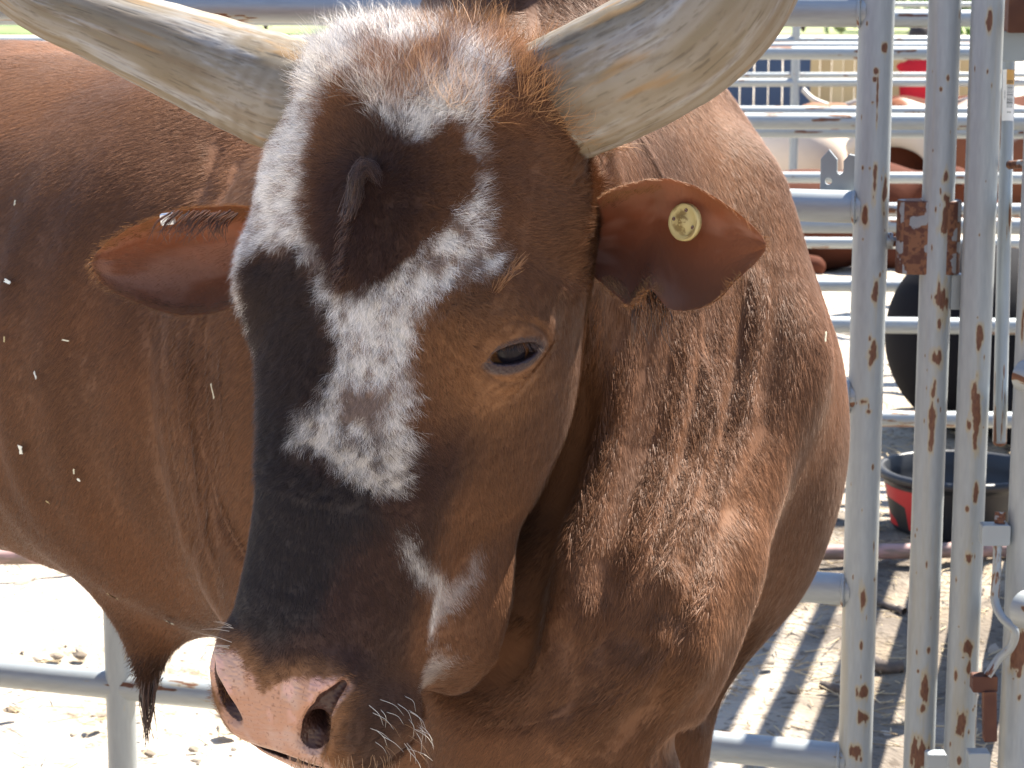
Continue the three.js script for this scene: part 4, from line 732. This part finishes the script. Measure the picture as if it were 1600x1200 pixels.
{ // brow tuft and lashes
  const rnd = rng(12), L = [];
  for (let i = 0; i < 55; i++) { const t = rnd(), s = surf(772 + 34 * t + 14 * (rnd() - .5), 462 - 50 * t + 14 * (rnd() - .5)); if (!s) continue; const d = V(.1 + .7 * rnd(), .8, .3 * rnd()).normalize().multiplyScalar(.008 + .008 * rnd()); L.push({ pts: [s.p, s.p.clone().addScaledVector(d, .5).addScaledVector(s.n, .004), s.p.clone().add(d).addScaledVector(s.n, .005)], r: .0003, c: C(.34, .16, .065) }); }
  for (const [a, b, c, d] of [[770, 458, 835, 410], [752, 468, 772, 454], [802, 432, 843, 402], [806, 420, 838, 416], [742, 500, 768, 488]]) { const s = surf(a, b), e = at(c, d, 1.80); if (s) { e.lerp(s.p, 0); const q = s.p.clone().lerp(e, .5).addScaledVector(s.n, .006); L.push({ pts: [s.p, q, e], r: .0005, c: C(.45, .22, .08) }); } }
  const ec = fromHead(EYE_C[0], EYE_C[1], EYE_C[2]), out = hw(.72, .12, .68).normalize(), side = hw(-.68, 0, .72).normalize(), up = hw(0, 1, 0);
  for (let i = 0; i < 110; i++) { const w = (rnd() - .5) * 1.7, p = ec.clone().addScaledVector(out, (EYE_R + .004) * Math.cos(w) * .93).addScaledVector(side, (EYE_R + .002) * Math.sin(w)).addScaledVector(up, .0085 - .004 * w * w - .0055 * w); const d = out.clone().multiplyScalar(.75).addScaledVector(side, -.35 + .8 * w).addScaledVector(up, -.75 - .3 * rnd()).normalize().multiplyScalar(.009 + .006 * rnd()); L.push({ pts: [p, p.clone().addScaledVector(d, .5).addScaledVector(up, .001), p.clone().add(d)], r: .00042, c: C(.10, .055, .035) }); }
  strands('brow_hair', L, strandM);
}
{ // a hooked curl and loose brown hair along the ridge of the forehead
  const rnd = rng(16), L = [], path = [[551, 335], [557, 300], [562, 276], [574, 264], [588, 268], [597, 284]];
  const q = path.map(([a, b]) => surf(a, b)); for (let i = 0; i < 230; i++) { const o = V(rnd() - .5, rnd() - .5, rnd() - .2).multiplyScalar(.010), st = Math.floor(rnd() * 3), en = Math.min(5, st + 3); const pts = []; for (let k = st; k <= en; k++) pts.push(q[k].p.clone().add(o).add(V(rnd() - .5, rnd() - .5, rnd() - .5).multiplyScalar(.006)).addScaledVector(q[k].n, .004 + .004 * rnd())); L.push({ pts, r: .00028, c: lerpC(DARK, C(.15, .07, .04), rnd() * rnd()) }); }
  for (let i = 0; i < 170; i++) { const t = rnd(), a = surf(mix(556, 535, t) + 12 * (rnd() - .5), mix(310, 445, t)); const d = hw(-.5 + .4 * rnd(), -.8 + .5 * rnd(), .15).multiplyScalar(.012 + .008 * rnd()); L.push({ pts: [a.p, a.p.clone().addScaledVector(d, .5).addScaledVector(a.n, .004), a.p.clone().add(d).addScaledVector(a.n, .002)], r: .00038, c: lerpC(DARK, C(.15, .065, .035), rnd()) }); }
  strands('forehead_curl', L, strandM);
}
{ // hair hanging from the ears
  const rnd = rng(13), L = [];
  for (let i = 0; i < 90; i++) { const a = 985 + 62 * rnd(), b = (a > 1005 && a < 1035 ? 452 : 472) + 8 * rnd(), l = 20 + 60 * rnd(), p = at(a, b, 1.838 + .02 * rnd()), q = at(a + (rnd() - .4) * 16, b + l * .55, 1.84), r = at(a + (rnd() - .3) * 26, b + l, 1.845 + .01 * rnd()); L.push({ pts: [p, q, r], r: .0005, c: lerpC(DARK, C(.26, .11, .04), rnd()) }); }
  for (let i = 0; i < 110; i++) { const a = 262 + 110 * Math.pow(rnd(), .7), b = 328 + 8 * rnd(), p = at(a, b, 1.972), q = at(a - 14 - 14 * rnd(), b + 14 + 12 * rnd(), 1.966), r = at(a - 10 - 34 * rnd(), b + 24 + 26 * rnd(), 1.968); L.push({ pts: [p, q, r], r: .00055, c: lerpC(DARK, C(.16, .06, .025), rnd()) }); }
  strands('ear_hair', L, strandM);
}
{ // long hair at the end of the sheath
  const rnd = rng(14), L = [];
  for (let i = 0; i < 90; i++) { const s0 = at(222 + 34 * rnd(), 1000 + 50 * rnd(), 2.53 + .02 * rnd()), e = at(222 + 12 * rnd() + (rnd() < .15 ? 20 * rnd() : 0), 1090 + 80 * rnd(), 2.54), m = at(226 + 26 * (rnd() - .3), 1072 + 20 * rnd(), 2.53 + .02 * rnd()); L.push({ pts: [s0, m, e], r: .0011, c: lerpC(DARK, C(.10, .04, .02), rnd()) }); }
  strands('sheath_hair', L, strandM);
}
{ // button tag in the left ear, metal clip on the right ear
  const T = new THREE.Group(); T.name = 'ear_tag'; bull.add(T); T.userData.label = 'round yellowed button tag in the open ear'; const n = V(-.66, .12, .74).normalize(); T.position.copy(at(1070, 347, 1.852)); T.quaternion.setFromUnitVectors(UP, n);
  const pr = [[0, .0035], [.0045, .0035], [.0055, .0022], [.0115, .0018], [.0125, .003], [.0150, .0028], [.0158, .0015], [.0158, -.002], [.0148, -.0032], [0, -.0032]].map(([x, y]) => new THREE.Vector2(x, y));
  const tm = new THREE.MeshStandardMaterial({ map: dataTex(128, 128, (u, v) => { const k = tfbm(u, v, 8, 9, 4); return mix3(C3(.50, .40, .17), C3(.26, .18, .06), sstep(.45, .7, k)); }, true), roughness: .55 });
  mesh('disc', new THREE.LatheGeometry(pr, 48), tm, T); mesh('stud', new THREE.CylinderGeometry(.0032, .004, .02, 14), tm, T).position.y = -.010;
  for (const [x, z] of [[-.0062, -.008], [.005, .0095], [.008, -.006]]) { const d = mesh('dimple', new THREE.CylinderGeometry(.0016, .0016, .0006, 12), rustM, T); d.position.set(x, .0023, z); }
  const c = boxAt(bull, 'ear_clip', 262, 342, 1.978, .0105, .0085, .0055, new THREE.MeshStandardMaterial({ color: new THREE.Color(.62, .64, .66), roughness: .28, metalness: .9 }), 0, .12);
}
{ // bits of hay stuck to the coat
  const group = undefined, hm = [C(.62, .56, .40), C(.70, .68, .58), C(.48, .38, .18)].map(c => new THREE.MeshStandardMaterial({ color: new THREE.Color(...c), roughness: .7, side: THREE.DoubleSide }));
  const list = [[30, 320, 15, 4, .5, 0, 'tilted pale hay fleck high on the flank at the left picture edge'], [18, 442, 18, 5, .2, 1, 'pale hay fleck at the left picture edge, level with the far ear tip'], [6, 447, 4, 10, 0, 1, 'upright hay fleck touching the left picture edge beside a longer one'], [13, 530, 4, 8, .2, 2, 'small straw-coloured hay fleck near the left edge, below the ear level'], [107, 532, 14, 2, .1, 0, 'thin level hay stalk on the flank below the far ear tip'], [62, 585, 12, 5, .7, 1, 'forked pale hay fleck on the flank left of the skin folds'], [38, 700, 10, 16, .1, 1, 'largest white hay chip, on the lower flank near the left edge'], [340, 611, 4, 22, -.25, 0, 'upright curved hay stalk between the skin folds and the face'], [120, 733, 3, 10, .3, 0, 'short upright hay sliver on the lower flank, above a round bit'], [127, 746, 6, 5, 0, 1, 'tiny round hay bit just below an upright sliver on the flank'], [80, 780, 8, 4, 0, 2, 'small brownish hay bit low on the flank above the belly edge'], [268, 965, 17, 8, .2, 1, 'white bent hay chip at the belly line near the muzzle'], [180, 925, 4, 22, -.2, 2, 'curved straw stalk low on the belly above the sheath'], [1282, 528, 3, 16, .45, 0, 'pale hay stalk on the shoulder edge beside the end post']];
  const rnd = rng(15);
  for (const [px, py, w, hh, rot, k, label] of list) {
    const s = surf(px, py); if (!s) continue; const d = s.p.distanceTo(camera.position), g = new THREE.PlaneGeometry(w / FPX * d, hh / FPX * d, 4, 6), p = g.attributes.position; for (let i = 0; i < p.count; i++) p.setXYZ(i, p.getX(i) * (.75 + .5 * rnd()), p.getY(i) * (.85 + .3 * rnd()), .0012 * Math.sin(p.getX(i) * 300 + p.getY(i) * 200)); g.computeVertexNormals();
    const back = g.clone(), bp = back.attributes.position; for (let i = 0; i < bp.count; i++) bp.setZ(i, bp.getZ(i) - .0007);
    const m = tag(mesh('hay_fleck', mergeGeometries([g, back]), hm[k]), label, 'hay'); m.position.copy(s.p).addScaledVector(s.n, .006); m.lookAt(m.position.clone().add(s.n)); m.rotateZ(-rot);
  }
}

// ------------------------------------------------------------------ cattle lying in the far pens, the sitting person, low walls, bushes
function animal(name, label, f, lo, hiB, h, colour, parts) {
  const n = surfaceNets(f, lo, hiB, h); project(n.pos, 0, f, 2); const g = new THREE.BufferGeometry(), col = []; for (let i = 0; i < n.pos.length; i += 3) col.push(...colour(n.pos[i], n.pos[i + 1], n.pos[i + 2]));
  g.setAttribute('position', new THREE.Float32BufferAttribute(n.pos, 3)); g.setAttribute('color', new THREE.Float32BufferAttribute(col, 3)); g.setIndex(n.idx); g.computeVertexNormals();
  const t = thing(name, label, name.replace(/_/g, ' ')); mesh('body', g, new THREE.MeshPhysicalMaterial({ vertexColors: true, roughness: .8, specularIntensity: .15 }), t); if (parts) parts(t); return t;
}
const smAll = (k, ...d) => d.reduce((a, b) => smin(a, b, k));
// a cow lying down, in its own axes: x along the body to the head, y up, z across
function lyingCow(x, y, z, turnHead = 1) {
  return smAll(.08, ell(x, y, z, [0, .34, 0], [.66, .33, .36]), ell(x, y, z, [-.48, .33, .0], [.30, .34, .36]), ell(x, y, z, [.46, .42, 0], [.30, .30, .28]), cone(x, y, z, [.6, .48, 0], [.92, .55, .12 * turnHead], .17, .12),
    cone(x, y, z, [.93, .56, .12 * turnHead], [1.18, .40, .26 * turnHead], .115, .065), cone(x, y, z, [-.45, .13, .32], [-.05, .10, .46], .13, .07), cone(x, y, z, [.5, .14, .22], [.82, .08, .26], .10, .055), cone(x, y, z, [-.5, .16, -.3], [-.1, .1, -.42], .13, .07),
    cone(x, y, z, [.93, .63, .12 * turnHead + .08], [.90, .60, .12 * turnHead + .26], .03, .02), cone(x, y, z, [.93, .63, .12 * turnHead - .08], [.9, .60, .12 * turnHead - .26], .03, .02));
}
function placeCow(name, label, pos, turn, s, colour, extra) { const t = animal('cow', label, (x, y, z) => lyingCow(x, y, z), [-.95, -.03, -.6], [1.35, .85, .65], .026, colour, extra); t.position.copy(pos); t.rotation.y = turn; t.scale.setScalar(s); return t; }
const gp = (px, d) => { const p = at(px, 600, d); return V((px - 800) / FPX * d, 0, -d); };
placeCow('cow', 'black cow lying down behind the feed tub', gp(1722, 6.9), .25, .86, () => C3(.008, .008, .010));
placeCow('cow', 'pale white and brown cow lying in the third far pen', gp(1262, 14.2), Math.PI * .42, .76, (x, y, z) => { const k = sstep(-.05, .1, x + .25 * (fbm(x * 4, y * 4, z * 4, 3) - .5)); return mix3(C3(.62, .52, .42), C3(.25, .13, .08), k); }, t => { for (const s of [1, -1]) { const c = new THREE.CatmullRomCurve3([V(.95, .66, .12 + s * .05), V(.93, .72, .12 + s * .2), V(1.0, .80, .12 + s * .3)]); mesh('horn', new THREE.TubeGeometry(c, 12, .022, 8), new THREE.MeshStandardMaterial({ color: new THREE.Color(.45, .42, .36), roughness: .5 }), t); } });
placeCow('cow', 'red-brown cow lying right of the end post in the third far pen', gp(1530, 13.2), .1, 1.0, () => C3(.075, .022, .011));
placeCow('cow', 'brown and white cow lying at the far right picture edge', gp(1660, 12.4), 2.9, .98, (x, y, z) => mix3(C3(.17, .065, .035), C3(.5, .44, .38), sstep(.5, .6, fbm(x * 3, y * 3, z * 3, 3))));
placeCow('cow', 'dark red-brown cow lying below the pale cow, left of the end post', gp(1262, 10.4), .1, .72, () => C3(.085, .028, .016));
{ // person sitting on the ground, seen from behind
  const f = (x, y, z) => smAll(.05, ell(x, y, z, [0, .14, 0], [.20, .14, .17]), ell(x, y, z, [0, .33, -.01], [.165, .24, .115]), cone(x, y, z, [-.15, .50, 0], [.15, .50, 0], .062, .062), cone(x, y, z, [0, .5, 0], [0, .63, .01], .058, .05), ell(x, y, z, [0, .745, .015], [.078, .112, .095]),
    cone(x, y, z, [.2, .49, 0], [.27, .26, .06], .052, .042), cone(x, y, z, [.27, .26, .06], [.16, .2, .24], .04, .032), cone(x, y, z, [-.2, .49, 0], [-.27, .26, .06], .052, .042), cone(x, y, z, [-.27, .26, .06], [-.16, .2, .24], .04, .032),
    cone(x, y, z, [.1, .12, .05], [.2, .36, .42], .085, .062), cone(x, y, z, [.2, .36, .42], [.15, .06, .62], .058, .042), cone(x, y, z, [-.1, .12, .05], [-.2, .36, .42], .085, .062), cone(x, y, z, [-.2, .36, .42], [-.15, .06, .62], .058, .042), cone(x, y, z, [.15, .05, .6], [.16, .04, .78], .045, .035), cone(x, y, z, [-.15, .05, .6], [-.16, .04, .78], .045, .035));
  const t = animal('person', 'person with dark hair in a red top sitting beyond the far rails', f, [-.4, -.03, -.3], [.4, .95, .9], .018, (x, y, z) => y > .60 ? C3(.35, .18, .12) : y > .2 && z < .2 ? C3(.42, .02, .03) : C3(.05, .10, .30));
  mesh('hair', new THREE.SphereGeometry(.1, 24, 16).scale(.92, 1.12, 1), new THREE.MeshStandardMaterial({ color: new THREE.Color(.02, .014, .012), roughness: .6 }), t).position.set(0, .765, -.012);
  t.position.copy(gp(1429, 20.5)); t.rotation.y = Math.PI * .92; t.scale.setScalar(1.05);
}
{ // low navy panels and tan boards beyond the last rails
  const t = thing('low_wall', 'low navy blue sheet metal wall left of tan boards', 'wall'), d = 20.5, navy = new THREE.MeshStandardMaterial({ color: new THREE.Color(.018, .045, .105), roughness: .45, metalness: .2 });
  for (let i = 0; i < 7; i++) { const px = 1120 + i * 22, p = gp(px, d); const m = mesh('sheet', new THREE.BoxGeometry(.118, .66, .03), navy, t); m.position.set(p.x, .35, p.z + (i % 2) * .012); }
  const t2 = thing('board_wall', 'low tan wooden board wall right of the navy sheets', 'wall'), tan = [C3(.42, .32, .17), C3(.36, .27, .14), C3(.46, .36, .2)].map(c => new THREE.MeshStandardMaterial({ color: new THREE.Color(...c), roughness: .8 }));
  for (let i = 0; i < 16; i++) { const p = gp(1268 + i * 18, d); const m = mesh('board', new THREE.BoxGeometry(.098, .68, .028), tan[i % 3], t2); m.position.set(p.x, .36 + .006 * (i % 4), p.z + .004 * (i % 3)); }
}
{ // bushes at the meadow's edge
  const leaf = new THREE.PlaneGeometry(.16, .10); const lm = new THREE.MeshPhysicalMaterial({ color: 0xffffff, roughness: .7, side: THREE.DoubleSide, transmission: .35, thickness: 0 });
  const bm = new THREE.MeshStandardMaterial({ color: new THREE.Color(.09, .06, .04), roughness: .9 });
  [[1250, 47, 'wide pale bush'], [1415, 50, 'pale grey-green bush'], [1470, 44, 'bright green bush'], [1530, 46, 'dark green bush'], [700, 52, 'green bush'], [420, 48, 'olive bush']].forEach(([px, d, kind], b) => {
    const t = thing('bush', `${kind} at the edge of the far meadow ${['left of the near end post', 'just right of the end post', 'behind the first gate upright', 'at the right picture edge', 'behind the bull hump', 'behind the left horn'][b]}`, 'bush'), rnd = rng(500 + b), o = gp(px, d); t.position.copy(o).setY(.1);
    for (let s = 0; s < 4; s++) pipe(t, 'stem', V(0, 0, 0), V((rnd() - .5) * 1.2, 1 + rnd(), (rnd() - .5)), .03, bm, 6);
    const N = 1100, im = new THREE.InstancedMesh(leaf, lm, N), m4 = new THREE.Matrix4(), q = new THREE.Quaternion(), cc = new THREE.Color(), base = [C3(.17, .20, .10), C3(.16, .19, .10), C3(.09, .17, .03), C3(.05, .10, .03), C3(.07, .12, .03), C3(.10, .13, .05)][b], cl = Array.from({ length: 9 }, () => [(rnd() - .5) * 2, .5 + rnd() * 1.1, (rnd() - .5) * 1.2, .35 + .35 * rnd()]);
    for (let i = 0; i < N; i++) { const c = cl[Math.floor(rnd() * 9)], a = rnd() * 6.28, e = Math.acos(2 * rnd() - 1), r = c[3] * Math.cbrt(rnd()); q.setFromEuler(new THREE.Euler(rnd() * 6, rnd() * 6, rnd() * 6)); m4.compose(V(c[0] + r * Math.sin(e) * Math.cos(a), Math.max(.05, c[1] + r * Math.cos(e)), c[2] + r * Math.sin(e) * Math.sin(a)), q, V(1, 1, 1).multiplyScalar(.7 + .7 * rnd())); im.setMatrixAt(i, m4); const k = 1.3 + .9 * rnd(); im.setColorAt(i, cc.setRGB(base[0] * k, base[1] * k, base[2] * k)); }
    im.name = 'leaves'; im.userData.kind = 'stuff'; im.castShadow = im.receiveShadow = true; t.add(im);
  });
}

renderer.render(scene, camera);
